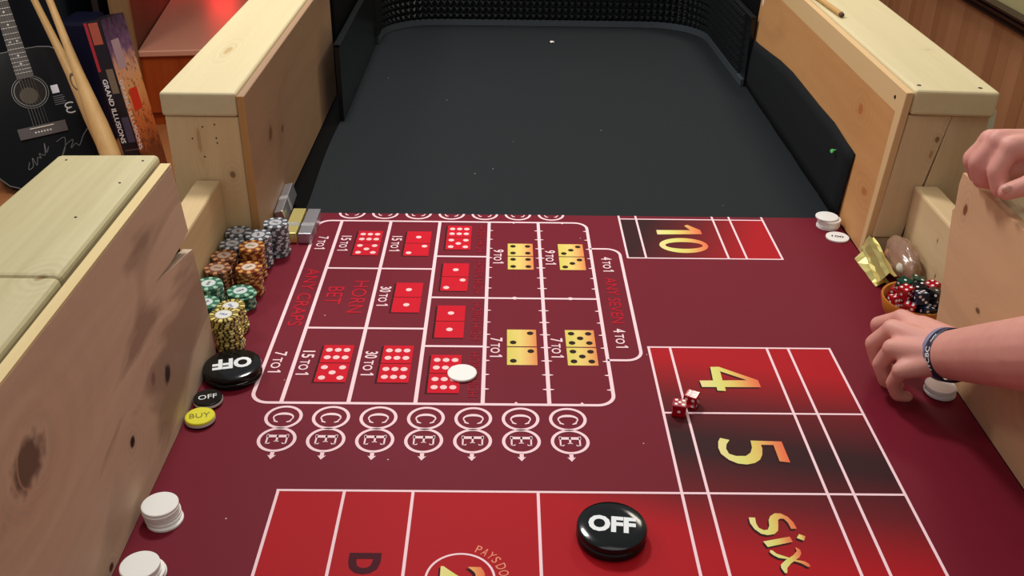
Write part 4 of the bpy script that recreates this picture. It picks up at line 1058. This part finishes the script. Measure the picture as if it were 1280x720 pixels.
def gdisc(name, r0, r1, c, m, a=0, b=0, n=40, parent=None):
    bm = bmesh.new(); 
    ro = [bm.verts.new(GPt(a+r1*math.cos(2*PI*k/n), b+r1*math.sin(2*PI*k/n), c)) for k in range(n)]
    if r0 > 0:
        ri = [bm.verts.new(GPt(a+r0*math.cos(2*PI*k/n), b+r0*math.sin(2*PI*k/n), c)) for k in range(n)]
        for k in range(n): bm.faces.new((ro[k], ro[(k+1) % n], ri[(k+1) % n], ri[k]))
    else: bm.faces.new(ro)
    return from_bm(name, bm, m, parent or GT)
gdisc('sound_hole', 0, 0.050, 0.0012, mat('guitar_hole_inside', rgb(40, 34, 28), 0.9))
gdisc('back_label', 0, 0.030, 0.0016, mat('guitar_inner_label', rgb(92, 82, 68), 0.8), -0.008, -0.012)
RS = mat('guitar_rosette', rgb(120, 120, 116), 0.4)
gdisc('rosette', 0.0505, 0.0535, 0.0015, RS); gdisc('rosette', 0.0585, 0.0605, 0.0015, RS)
FB = mat('guitar_fretboard', rgb(86, 78, 74), 0.5)
def gbox(name, a0, a1, b0, b1, c0, c1, m, a2=None, a3=None):
    a2 = a0 if a2 is None else a2; a3 = a1 if a3 is None else a3
    return from_bm(name, hexa_bm([GPt(a0, b0, c0), GPt(a1, b0, c0), GPt(a3, b1, c0), GPt(a2, b1, c0), GPt(a0, b0, c1), GPt(a1, b0, c1), GPt(a3, b1, c1), GPt(a2, b1, c1)]), m, GT)
gbox('neck', -0.022, 0.022, 0.150, 0.50, -0.024, 0.0, GB, -0.019, 0.019)
gbox('fretboard', -0.0285, 0.0285, 0.050, 0.50, 0.001, 0.007, FB, -0.0225, 0.0225)
FR = mat('fret_wire', rgb(150, 146, 140), 0.35, metal=0.6)
scale_l = 0.645; nut = scale_l-0.145
for f in range(1, 20):
    b = nut-scale_l*(1-2**(-f/12.0))
    wv = 0.0225+(0.0285-0.0225)*(0.5-b)/0.45
    gbox('fret', -wv, wv, b-0.0012, b+0.0012, 0.007, 0.0085, FR)
    if f in (3, 5, 7, 9, 12, 15, 17):
        bb = b+scale_l*(2**(-(f-1)/12.0)-2**(-f/12.0))/2
        for aa in ((-0.012, 0.012) if f == 12 else (0,)): gdisc('inlay_dot', 0, 0.0038, 0.0075, mat('pearl_dot', rgb(225, 220, 210), 0.3) if f == 3 else bpy.data.materials['pearl_dot'], aa, bb, 12)
gbox('headstock', -0.030, 0.030, 0.505, 0.68, -0.020, -0.004, GB, -0.036, 0.036)
BRW = mat('guitar_bridge_wood', rgb(74, 62, 60), 0.5)
gbox('bridge', -0.080, 0.080, -0.165, -0.125, 0.0, 0.009, BRW)
gbox('saddle', -0.040, 0.040, -0.136, -0.132, 0.009, 0.013, mat('saddle_bone', rgb(210, 200, 185), 0.4))
for k in range(6):
    a = -0.025+0.010*k
    from_bm('string', tube_bm([GPt(a, -0.134, 0.0125), GPt(a*0.75, 0.5, 0.010)], 0.0006+0.0001*(5-k), 5), mat('dull_string', (0.10, 0.09, 0.08, 1), 0.5, metal=0.5) if k == 0 else bpy.data.materials['dull_string'], GT)
    gdisc('bridge_pin', 0, 0.003, 0.0095, bpy.data.materials['pearl_dot'], a, -0.149, 10)
gbox('sticker', 0.069, 0.093, -0.022, 0.008, 0.0, 0.0008, mat('white_sticker', rgb(226, 226, 232), 0.5))
bm = bmesh.new()
for k in range(5):
    b0 = -0.032-0.0075*k
    vs = [bm.verts.new(GPt(a, b, 0.0010)) for a, b in ((0.066, b0), (0.1+0.004*(k % 2), b0), (0.1+0.004*(k % 2), b0-0.0028), (0.066, b0-0.0028))]; bm.faces.new(vs)
o = from_bm('sticker_print', bm, mat('grey_sticker_print', rgb(96, 96, 98), 0.6), GT); o['kind'] = 'stuff'
EM = mat('pale_emblem', rgb(205, 205, 205), 0.5)
ept = [GPt(0.112+0.016*math.cos(R_(t))*1.0-0.0, -0.085+0.010*math.sin(R_(t))+0.009, 0.0012) for t in range(40, 271, 14)]+[GPt(0.112+0.016*math.cos(R_(t)), -0.085+0.010*math.sin(R_(t))-0.009, 0.0012) for t in range(90, 321, 14)]
from_bm('emblem', tube_bm(ept, 0.0026, 6), EM, GT)
from_bm('emblem_bar', tube_bm([GPt(0.098, -0.085, 0.0012), GPt(0.116, -0.084, 0.0012)], 0.002, 6), EM, GT)
# two loose silver signatures
def scribble(seq, wd):
    P = [GPt(a, b, 0.0010) for a, b in seq]
    fine = []
    for i in range(len(P)-1):
        p0, p1, p2, p3 = P[max(i-1, 0)], P[i], P[i+1], P[min(i+2, len(P)-1)]
        for k in range(5):
            u = k/5; fine.append(0.5*((2*p1)+(p2-p0)*u+(2*p0-5*p1+4*p2-p3)*u*u+(3*p1-p0-3*p2+p3)*u**3))
    return tube_bm(fine+[P[-1]], wd, 5)
SG = mat('silver_pen', rgb(120, 120, 120), 0.5)
from_bm('signature', scribble([(-0.075, -0.245), (-0.085, -0.27), (-0.068, -0.262), (-0.062, -0.232), (-0.055, -0.262), (-0.045, -0.235), (-0.035, -0.24), (-0.036, -0.222), (-0.02, -0.232), (-0.010, -0.190), (-0.012, -0.225), (0.0, -0.205)], 0.0012), SG, GT)
from_bm('signature', scribble([(0.03, -0.195), (0.06, -0.185), (0.05, -0.225), (0.03, -0.255), (0.055, -0.215), (0.085, -0.20), (0.07, -0.228), (0.09, -0.215), (0.10, -0.225), (0.125, -0.19), (0.160, -0.158)], 0.0012), SG, GT)

# two wooden bats leaning beside the guitar
BATW = wood('pale_bat_wood', rgb(226, 186, 124), rgb(196, 150, 90), grain='z', scale=12, rough=0.4)
def bat(label, top, bot, k=1.0):
    top, bot = Vector(top), Vector(bot); d = (bot-top); L = d.length; d.normalize()
    t = thing('wooden_bat', label, 'bat', tuple(bot))
    f = [0.0, 0.10, 0.30, 0.45, 0.58, 0.68, 0.78, 0.90, 0.975, 1.0]; r = [0.011, 0.011, 0.0115, 0.0135, 0.018, 0.024, 0.030, 0.0325, 0.031, 0.018]
    sharp_smooth(from_bm('bat_body', tube_bm([top+d*L*q for q in f], [q*k for q in r], 20), BATW, t), 60)
    kb = tube_bm([top-d*0.026, top-d*0.02, top-d*0.006, top+d*0.004], [0.018, 0.024, 0.024, 0.0125], 20)
    from_bm('knob', kb, BATW, t, smooth=True)
    return t, top, d, L
tA = Vector((-1.481, 3.252, -0.034)); bA = Vector((-1.300, 3.03, -0.42)); dA = (bA-tA).normalized()
bat('pale wooden bat whose thick end shows in front of the game box', tA-dA*0.22, tA-dA*0.22+dA*0.84)
tB = Vector((-1.602, 3.404, -0.071)); bB = Vector((-1.327, 3.126, -0.516)); dB = (bB-tB).normalized()
t, top, d, L = bat('pale wooden bat with a dark oval stamp leaning nearest the guitar', tB-dB*0.22, bB+dB*0.05)
# oval stamp near the barrel
bc = tB.lerp(bB, 0.55); bn = (camp-bc).normalized(); bn = (bn-d*bn.dot(d)).normalized(); bs = d.cross(bn)
bm = bmesh.new()
for a0 in range(24):
    q = []
    for a, k in ((a0, 1.0), (a0+1, 1.0), (a0+1, 0.78), (a0, 0.78)):
        th = 2*PI*a/24; s_ = 0.014*k*math.sin(th); q.append(bc+d*(0.034*k*math.cos(th))+bs*s_+bn*(math.sqrt(max(0, 0.0222**2-s_*s_))+0.0012))
    bm.faces.new([bm.verts.new(p) for p in q])
from_bm('oval_stamp', bm, mat('stamp_brown', rgb(96, 66, 34), 0.5), t)

# tall printed game box leaning back beside the bats
Bu = Vector((-0.16, 0.113, 0.981)).normalized(); Bs = Vector((0.943, -0.05, 0.26)); Bs = (Bs-Bu*Bs.dot(Bu)).normalized(); Bd = Bu.cross(Bs).normalized()
if Bd.y < 0: Bd = -Bd
Btop = Vector((-1.345, 3.15, -0.079)); BL = 0.625; BW, BD = 0.058, 0.17
Bo = Btop-Bu*BL
BT = thing('game_box', 'tall printed cardboard box with a black spine leaning beside the bats', 'box', tuple(Bo))
def BP(a, b, c): return Bo+Bs*a+Bu*b+Bd*c
m = mat('box_card_dark', rgb(24, 18, 28), 0.35, spec=0.4)
ART = mat('box_fire_art', rgb(200, 120, 60), 0.35, spec=0.5); tn = NT(ART); g = tn.n('ShaderNodeTexCoord').outputs['Generated']
gz = tn.sep(g)[2]; nz = tn.noise(tn.vmath('MULTIPLY', tn.obj(), (1, 1, 0.6)), 26, 4, 0.6, 1.5)
ff = tn.math('ADD', gz, tn.math('MULTIPLY', tn.math('SUBTRACT', nz, 0.5), 0.25), clamp=True)
ca = tn.ramp(ff, [(0.28, rgb(120, 62, 34)), (0.45, rgb(220, 120, 64)), (0.62, rgb(246, 176, 110)), (0.74, rgb(236, 176, 140)), (0.82, rgb(132, 96, 134)), (1.0, rgb(56, 46, 66))])
sp = tn.math('MULTIPLY', tn.math('GREATER_THAN', tn.noise(tn.obj(), 55, 2), 0.60), 0.55)
tn.col(tn.mix(sp, ca, rgb(70, 36, 34)))
bx = from_bm('card_body', hexa_bm([BP(0, 0, 0), BP(BW, 0, 0), BP(BW, 0, BD), BP(0, 0, BD), BP(0, BL, 0), BP(BW, BL, 0), BP(BW, BL, BD), BP(0, BL, BD)], 0.0012, 1), m, BT)
def face(name, f, a0, a1, b0, b1, mm, lift=0.0009):
    bm = bmesh.new()
    if f == 's': pts = [BP(a0, b0, -lift), BP(a1, b0, -lift), BP(a1, b1, -lift), BP(a0, b1, -lift)]
    else: pts = [BP(BW+lift, b0, a0), BP(BW+lift, b0, a1), BP(BW+lift, b1, a1), BP(BW+lift, b1, a0)]
    bm.faces.new([bm.verts.new(p) for p in pts]); return from_bm(name, bm, mm, BT)
face('front_art', 'd', 0.0, BD, 0.0, BL, ART)
face('art_flash', 'd', 0.050, 0.110, BL-0.31, BL-0.235, mat('box_red_flash', rgb(232, 60, 40), 0.4), 0.0013)
face('art_figure', 'd', 0.030, 0.085, BL-0.165, BL-0.07, mat('box_pale_figure', rgb(196, 166, 176), 0.4), 0.0013)
face('spine_red_panel', 's', 0.002, 0.012, BL-0.16, BL-0.004, mat('box_red', rgb(176, 34, 50), 0.4))
face('spine_orange_panel', 's', 0.016, 0.048, BL-0.075, BL-0.006, mat('box_orange', rgb(176, 84, 60), 0.4))
face('spine_barcode_label', 's', 0.026, 0.050, BL-0.53, BL-0.485, mat('box_label', rgb(196, 176, 176), 0.5))
face('spine_rule', 's', 0.010, 0.060, BL-0.4265, BL-0.424, mat('box_rule', rgb(112, 86, 70), 0.5))
face('spine_picture', 's', 0.030, 0.055, BL-0.40, BL-0.315, mat('box_spine_pic', rgb(72, 66, 88), 0.4))
face('spine_picture', 's', 0.028, 0.052, BL-0.235, BL-0.155, mat('box_spine_pic_b', rgb(122, 104, 84), 0.4))
BTXT = mat('box_text', rgb(235, 232, 235), 0.5)
bm = bmesh.new(); put_text(bm, 'GRAND ILLUSIONS', lambda u, v: BP(0.006+0.017*v, BL-0.185-0.215*u, -0.0012), 0.02); from_bm('spine_title', bm, BTXT, BT)
bm = bmesh.new(); put_text(bm, 'GRAND ILLUSIONS', lambda u, v: BP(BW+0.0014, BL-0.195-0.235*u, 0.004+0.024*v), 0.02); from_bm('front_title', bm, BTXT, BT)

# dark equipment behind the guitar
t = thing('instrument_case', 'black instrument case standing behind the guitar', 'case', (-1.9, 3.95, FLOOR))
CS = mat('case_black_vinyl', rgb(24, 30, 36), 0.6, spec=0.15)
from_bm('case_body', box_bm(-2.6, -1.70, 3.85, 4.05, FLOOR, 0.02, 0.02, 3), CS, t)
from_bm('case_latch', box_bm(-1.80, -1.775, 3.842, 3.852, -0.10, -0.075, 0.003, 1), STEEL, t)
t = thing('dark_cabinet', 'dark shelf unit behind the bats and the game box', 'cabinet', (-1.7, 4.4, FLOOR))
DK = mat('dark_shelf_wood', rgb(44, 34, 30), 0.6)
from_bm('side_panel', box_bm(-1.64, -1.615, 3.96, 4.5, FLOOR, 1.0), DK, t)
from_bm('back_panel', box_bm(-3.0, -1.64, 4.48, 4.5, FLOOR, 1.0), DK, t)
from_bm('shelf', box_bm(-3.0, -1.641, 4.10, 4.479, -0.06, -0.04), DK, t)
from_bm('shelf', box_bm(-3.0, -1.641, 4.10, 4.479, 0.32, 0.34), DK, t)
o = from_bm('storage_bin', box_bm(-1.66, -1.545, 3.66, 3.84, FLOOR, -0.215, 0.012, 2), mat('navy_plastic', rgb(16, 17, 44), 0.6, spec=0.2), loc=(-1.60, 3.75, FLOOR))
tag(o, 'navy blue box standing behind the bats', 'box')

# ================================================================== THE PLAYER
# body built from tapering limbs fused into one skin (voxel remesh), clothes as children
def capsule(bm, a, b, ra, rb, n=14, flat=None):
    a, b = Vector(a), Vector(b); d = b-a; L = d.length; d.normalize()
    u = d.orthogonal().normalized() if flat is None else (Vector(flat[0])-d*Vector(flat[0]).dot(d)).normalized()
    v = d.cross(u); k2 = 1.0 if flat is None else flat[1]
    rings = []; m = 5
    seq = [(-ra*math.cos(PI/2*k/m), ra*math.sin(PI/2*k/m)) for k in range(m+1)]+[(L+rb*math.sin(PI/2*k/m), rb*math.cos(PI/2*k/m)) for k in range(m+1)]
    for t_, r_ in seq:
        r_ = max(r_, 1e-4)
        rings.append([bm.verts.new(a+d*t_+(u*math.cos(2*PI*k/n)+v*k2*math.sin(2*PI*k/n))*r_) for k in range(n)])
    for p, q in zip(rings, rings[1:]):
        for k in range(n): bm.faces.new((p[k], p[(k+1) % n], q[(k+1) % n], q[k]))
    bm.faces.new(rings[0][::-1]); bm.faces.new(rings[-1])
def chain(bm, pts, n=14, flat=None):
    for (a, ra), (b, rb) in zip(pts, pts[1:]): capsule(bm, a, b, ra, rb, n, flat)
def fused(name, bm, voxel, smooth_n, m, parent, fac=0.5):
    me = bpy.data.meshes.new('tmp'); bm.normal_update(); bmesh.ops.recalc_face_normals(bm, faces=bm.faces[:]); bm.to_mesh(me); bm.free()
    o = bpy.data.objects.new('tmp', me); C.objects.link(o)
    r = o.modifiers.new('r', 'REMESH'); r.mode = 'VOXEL'; r.voxel_size = voxel; r.use_smooth_shade = True
    sm = o.modifiers.new('s', 'SMOOTH'); sm.iterations = smooth_n; sm.factor = fac
    bpy.context.view_layer.update()
    dg = bpy.context.evaluated_depsgraph_get()
    res = bpy.data.meshes.new_from_object(o.evaluated_get(dg)); bpy.data.objects.remove(o)
    org = worg(parent); res.transform(Matrix.Translation(-org)); res.name = name
    for p in res.polygons: p.use_smooth = True
    res.materials.clear(); res.materials.append(m)
    q = bpy.data.objects.new(name, res); C.objects.link(q); q.parent = parent; ORG[q.name] = org
    return q
SKIN = mat('skin', rgb(196, 136, 118), 0.5, spec=0.35); tn = NT(SKIN)
SKIN.node_tree.nodes['Principled BSDF'].inputs['Subsurface Weight'].default_value = 0.12
SKIN.node_tree.nodes['Principled BSDF'].inputs['Subsurface Radius'].default_value = (0.012, 0.004, 0.002)
nn = tn.noise(tn.obj(), 28, 3); n3 = tn.noise(tn.obj(), 260, 2)
tn.col(tn.mix(nn, rgb(222, 164, 148), rgb(206, 138, 126))); tn.bump(n3, 0.12, 0.001)
P_ = thing('person', 'person leaning over the right rail with both hands in view and a navy wristband', 'person', (1.0, 0.85, FLOOR))
V = Vector
bm = bmesh.new()
# left arm, reaching in over the near rail
shL, elL, wrL = V((0.72, 0.655, 0.475)), V((0.552, 0.762, 0.255)), V((0.5540, 1.018, 0.083))
f1 = elL.lerp(wrL, 0.30); f2 = elL.lerp(wrL, 0.72)
chain(bm, [(shL, 0.056), (shL.lerp(elL, 0.55), 0.050), (elL, 0.041), (f1, 0.0415), (f2, 0.0350), (wrL, 0.0300)], 18)
capsule(bm, wrL+V((0.004, 0.008, 0.002)), (0.5450, 1.080, 0.079), 0.030, 0.021, 16)
# left hand: loose fist, back of the hand up and towards the camera
iM, mM, rM, pM = V((0.527, 1.104, 0.083)), V((0.5045, 1.074, 0.085)), V((0.4955, 1.043, 0.076)), V((0.500, 1.016, 0.061))
pc = (iM+mM+rM+pM)/4
for k, (q, r0, r1) in enumerate([(iM, 0.022, 0.0135), (mM, 0.0225, 0.0140), (rM, 0.0215, 0.0130), (pM, 0.019, 0.0115)]):
    base = wrL+(q-pc)*0.38
    chain(bm, [(wrL, 0.0270), (base+(pc-wrL)*0.25, r0*0.92), (q, r1)], 14)
iP, mP, rP, pP = V((0.5085, 1.127, 0.060)), V((0.4895, 1.086, 0.056)), V((0.4895, 1.053, 0.045)), V((0.4985, 1.026, 0.034))
iD, mD, rD, pD = V((0.517, 1.122, 0.036)), V((0.499, 1.082, 0.030)), V((0.500, 1.050, 0.022)), V((0.508, 1.026, 0.016))
iT, mT, rT, pT = V((0.533, 1.112, 0.026)), V((0.514, 1.074, 0.021)), V((0.516, 1.046, 0.016)), V((0.522, 1.026, 0.013))
for a, b, c, d, r in [(iM, iP, iD, iT, 0.0112), (mM, mP, mD, mT, 0.0115), (rM, rP, rD, rT, 0.0106), (pM, pP, pD, pT, 0.0092)]:
    chain(bm, [(a, r*1.08), (b, r), (c, r*0.92), (d, r*0.80)], 12)
chain(bm, [(wrL+V((0.006, 0.020, -0.002)), 0.017), (V((0.548, 1.070, 0.058)), 0.0145), (V((0.542, 1.098, 0.040)), 0.0120), (V((0.528, 1.108, 0.018)), 0.0098)], 12)
# right arm and fist on the far end of the near rail
shR, elR, wrR = V((0.90, 1.00, 0.50)), V((0.885, 1.085, 0.352)), V((0.664, 1.102, 0.327))
shR = V((0.93, 0.96, 0.56))
chain(bm, [(shR, 0.056), (shR.lerp(elR, 0.55), 0.050), (elR, 0.042), (elR.lerp(wrR, 0.3), 0.042), (elR.lerp(wrR, 0.72), 0.034), (wrR, 0.027)], 18)
rI, rMd, rR_, rPk = V((0.6000, 1.088, 0.330)), V((0.5915, 1.106, 0.331)), V((0.5920, 1.126, 0.325)), V((0.598, 1.144, 0.315))
pc2 = (rI+rMd+rR_+rPk)/4
for q, r0, r1 in [(rI, 0.022, 0.0142), (rMd, 0.022, 0.0145), (rR_, 0.021, 0.0135), (rPk, 0.019, 0.012)]:
    chain(bm, [(wrR, 0.0245), (wrR+(q-pc2)*0.38+(pc2-wrR)*0.25, r0*0.9), (q, r1)], 14)
for a, b, c, d, r in [(rI, V((0.588, 1.084, 0.302)), V((0.594, 1.078, 0.281)), V((0.611, 1.080, 0.277)), 0.0118),
                      (rMd, V((0.575, 1.108, 0.303)), V((0.584, 1.106, 0.281)), V((0.604, 1.104, 0.2775)), 0.0120),
                      (rR_, V((0.578, 1.130, 0.298)), V((0.588, 1.128, 0.278)), V((0.606, 1.126, 0.2745)), 0.0112),
                      (rPk, V((0.586, 1.150, 0.292)), V((0.594, 1.147, 0.276)), V((0.610, 1.144, 0.2725)), 0.0098)]:
    chain(bm, [(a, r*1.06), (b, r), (c, r*0.92), (d, r*0.82)], 12)
chain(bm, [(wrR+V((-0.004, -0.022, -0.006)), 0.017), (V((0.634, 1.058, 0.313)), 0.0145), (V((0.612, 1.050, 0.299)), 0.0125), (V((0.590, 1.054, 0.288)), 0.0105)], 12)
capsule(bm, wrR+V((-0.01, -0.004, -0.012)), (0.604, 1.098, 0.300), 0.021, 0.016, 14)
# torso core, neck and head (out of the picture)
hip = V((1.03, 0.82, 0.10)); chest = V((0.88, 0.82, 0.42)); neck = V((0.80, 0.815, 0.60)); head = V((0.735, 0.815, 0.715))
capsule(bm, hip, chest, 0.12, 0.13, 20); capsule(bm, chest, shL, 0.09, 0.055, 16); capsule(bm, chest, shR, 0.09, 0.055, 16)
capsule(bm, chest, neck, 0.09, 0.055, 16); capsule(bm, neck, head, 0.052, 0.06, 16)
capsule(bm, head+V((0.012, 0, 0.035)), head+V((-0.012, 0, -0.035)), 0.082, 0.066, 20)
capsule(bm, head+V((-0.070, 0, 0.014)), head+V((-0.088, 0, -0.022)), 0.009, 0.0125, 10)      # nose
capsule(bm, head+V((-0.030, 0, -0.045)), head+V((-0.046, 0, -0.082)), 0.050, 0.026, 16)     # jaw and chin
for s_ in (-1, 1): capsule(bm, head+V((-0.056, s_*0.014, 0.027)), head+V((-0.046, s_*0.050, 0.025)), 0.0125, 0.0115, 10); capsule(bm, head+V((-0.048, s_*0.036, -0.016)), head+V((-0.040, s_*0.046, -0.020)), 0.020, 0.018, 10); capsule(bm, head+V((-0.060, s_*0.022, 0.0015)), head+V((-0.052, s_*0.042, 0.0015)), 0.0090, 0.0085, 10)
for s_ in (-1, 1): capsule(bm, head+V((0.015, s_*0.078, 0.012)), head+V((0.012, s_*0.078, -0.018)), 0.012, 0.010, 10)
capsule(bm, head+V((-0.062, -0.018, -0.052)), head+V((-0.062, 0.018, -0.052)), 0.0085, 0.0085, 10); capsule(bm, head+V((-0.060, -0.015, -0.064)), head+V((-0.060, 0.015, -0.064)), 0.0085, 0.0085, 10)
for s_ in (-1, 1):
    hp = hip+V((-0.01, s_*0.09, -0.03)); kn = V((0.93, 0.82+s_*0.12, -0.26)); an = V((1.02, 0.82+s_*0.12, -0.62))
    chain(bm, [(hp, 0.085), (kn, 0.055), (kn.lerp(an, 0.3), 0.055), (an, 0.036)], 16)
fused('body', bm, 0.0032, 4, SKIN, P_)
# nails on the visible thumb
bm = bmesh.new(); bmesh.ops.create_icosphere(bm, subdivisions=2, radius=1.0)
for v in bm.verts: v.co = V((0.586+v.co.x*0.0065, 1.0475+v.co.y*0.0035, 0.2945+v.co.z*0.0052))
from_bm('thumbnail', bm, mat('nail', rgb(214, 160, 146), 0.3), P_, smooth=True)
# eyes, hair, clothes
EYE = mat('eye_white', rgb(225, 220, 212), 0.2); IRIS = mat('eye_iris', rgb(58, 44, 34), 0.2); BROW = mat('eyebrow_hair', rgb(62, 44, 34), 0.8)
for s_ in (-1, 1):
    bm = bmesh.new(); bmesh.ops.create_icosphere(bm, subdivisions=2, radius=0.0120)
    ec = head+V((-0.0555, s_*0.031, 0.014)); bmesh.ops.translate(bm, verts=bm.verts[:], vec=ec); ey = from_bm('eye', bm, EYE, P_, smooth=True)
    bm = bmesh.new(); capsule(bm, ec+V((-0.0095, 0, -0.002)), ec+V((-0.0112, 0, -0.0026)), 0.0050, 0.0040, 12); from_bm('iris', bm, IRIS, ey, smooth=True)
    bm = bmesh.new(); capsule(bm, head+V((-0.0685, s_*0.016, 0.032)), head+V((-0.056, s_*0.048, 0.031)), 0.0052, 0.0036, 10); from_bm('eyebrow', bm, BROW, P_, smooth=True)
bm = bmesh.new(); capsule(bm, head+V((0.026, 0, 0.046)), head+V((0.034, 0, 0.0)), 0.083, 0.075, 18)
fused('hair', bm, 0.008, 2, mat('brown_hair', rgb(62, 44, 34), 0.8), P_)
TS = mat('grey_tshirt', rgb(74, 78, 86), 0.85); bm = bmesh.new()
capsule(bm, hip, chest, 0.145, 0.150, 20); capsule(bm, chest, shL, 0.105, 0.072, 16); capsule(bm, chest, shR, 0.105, 0.072, 16)
capsule(bm, shL, shL.lerp(elL, 0.45), 0.070, 0.066, 16); capsule(bm, shR, shR.lerp(elR, 0.45), 0.070, 0.066, 16); capsule(bm, chest, chest.lerp(neck, 0.75), 0.10, 0.062, 16)
fused('tshirt', bm, 0.009, 3, TS, P_)
bm = bmesh.new(); capsule(bm, hip+V((0, -0.06, 0.02)), hip+V((0, 0.06, 0.02)), 0.13, 0.13, 18)
for s_ in (-1, 1):
    hp = hip+V((-0.01, s_*0.09, -0.03)); kn = V((0.93, 0.82+s_*0.12, -0.26)); an = V((1.02, 0.82+s_*0.12, -0.60))
    chain(bm, [(hp, 0.105), (kn, 0.075), (an, 0.062)], 16)
fused('trousers', bm, 0.010, 3, mat('blue_denim', rgb(46, 58, 82), 0.85), P_)
SHO = mat('dark_shoe', rgb(36, 34, 34), 0.6)
for s_ in (-1, 1):
    bm = bmesh.new(); capsule(bm, (1.05, 0.82+s_*0.12, FLOOR+0.048), (0.86, 0.82+s_*0.12, FLOOR+0.042), 0.044, 0.038, 14); fused('shoe', bm, 0.008, 2, SHO, P_)
# silicone wristband, two-tone, lettered
ax = (wrL-elL).normalized(); bcn = wrL-ax*0.006; tocam = (camp-bcn).normalized(); bu = (tocam-ax*tocam.dot(ax)).normalized(); bv = ax.cross(bu)
ax2 = (ax+bv*0.10+bu*0.22).normalized()
bu = (bu-ax2*bu.dot(ax2)).normalized(); bv = ax2.cross(bu)
RBx, RBy = 0.0312, 0.0318
def BW_(a, t_, r_): return bcn+ax2*t_+(bu*math.cos(a)*(RBx+r_)+bv*math.sin(a)*(RBy+r_))
def band_bm(t0, t1, th):
    bm = bmesh.new(); n = 56; R4 = []
    for k in range(n):
        a = 2*PI*k/n; R4.append([bm.verts.new(BW_(a, t0, 0)), bm.verts.new(BW_(a, t0+0.0004, th)), bm.verts.new(BW_(a, t1-0.0004, th)), bm.verts.new(BW_(a, t1, 0))])
    for k in range(n):
        p, q = R4[k], R4[(k+1) % n]
        for j in range(4): bm.faces.new((p[j], p[(j+1) % 4], q[(j+1) % 4], q[j]))
    return bm
wb = from_bm('wristband', band_bm(-0.0085, 0.0035, 0.0022), mat('navy_silicone', rgb(26, 32, 60), 0.4), P_, smooth=True)
from_bm('wristband_edge', band_bm(0.0037, 0.0105, 0.0022), mat('grey_blue_silicone', rgb(128, 128, 158), 0.45), wb, smooth=True)
bm = bmesh.new(); put_text(bm, 'WCBC  ~~', lambda u, v: BW_(-0.60+1.5*u, -0.0065+0.008*v, 0.0026), 0.02)
from_bm('band_text', bm, PUCK_WHITE, wb)
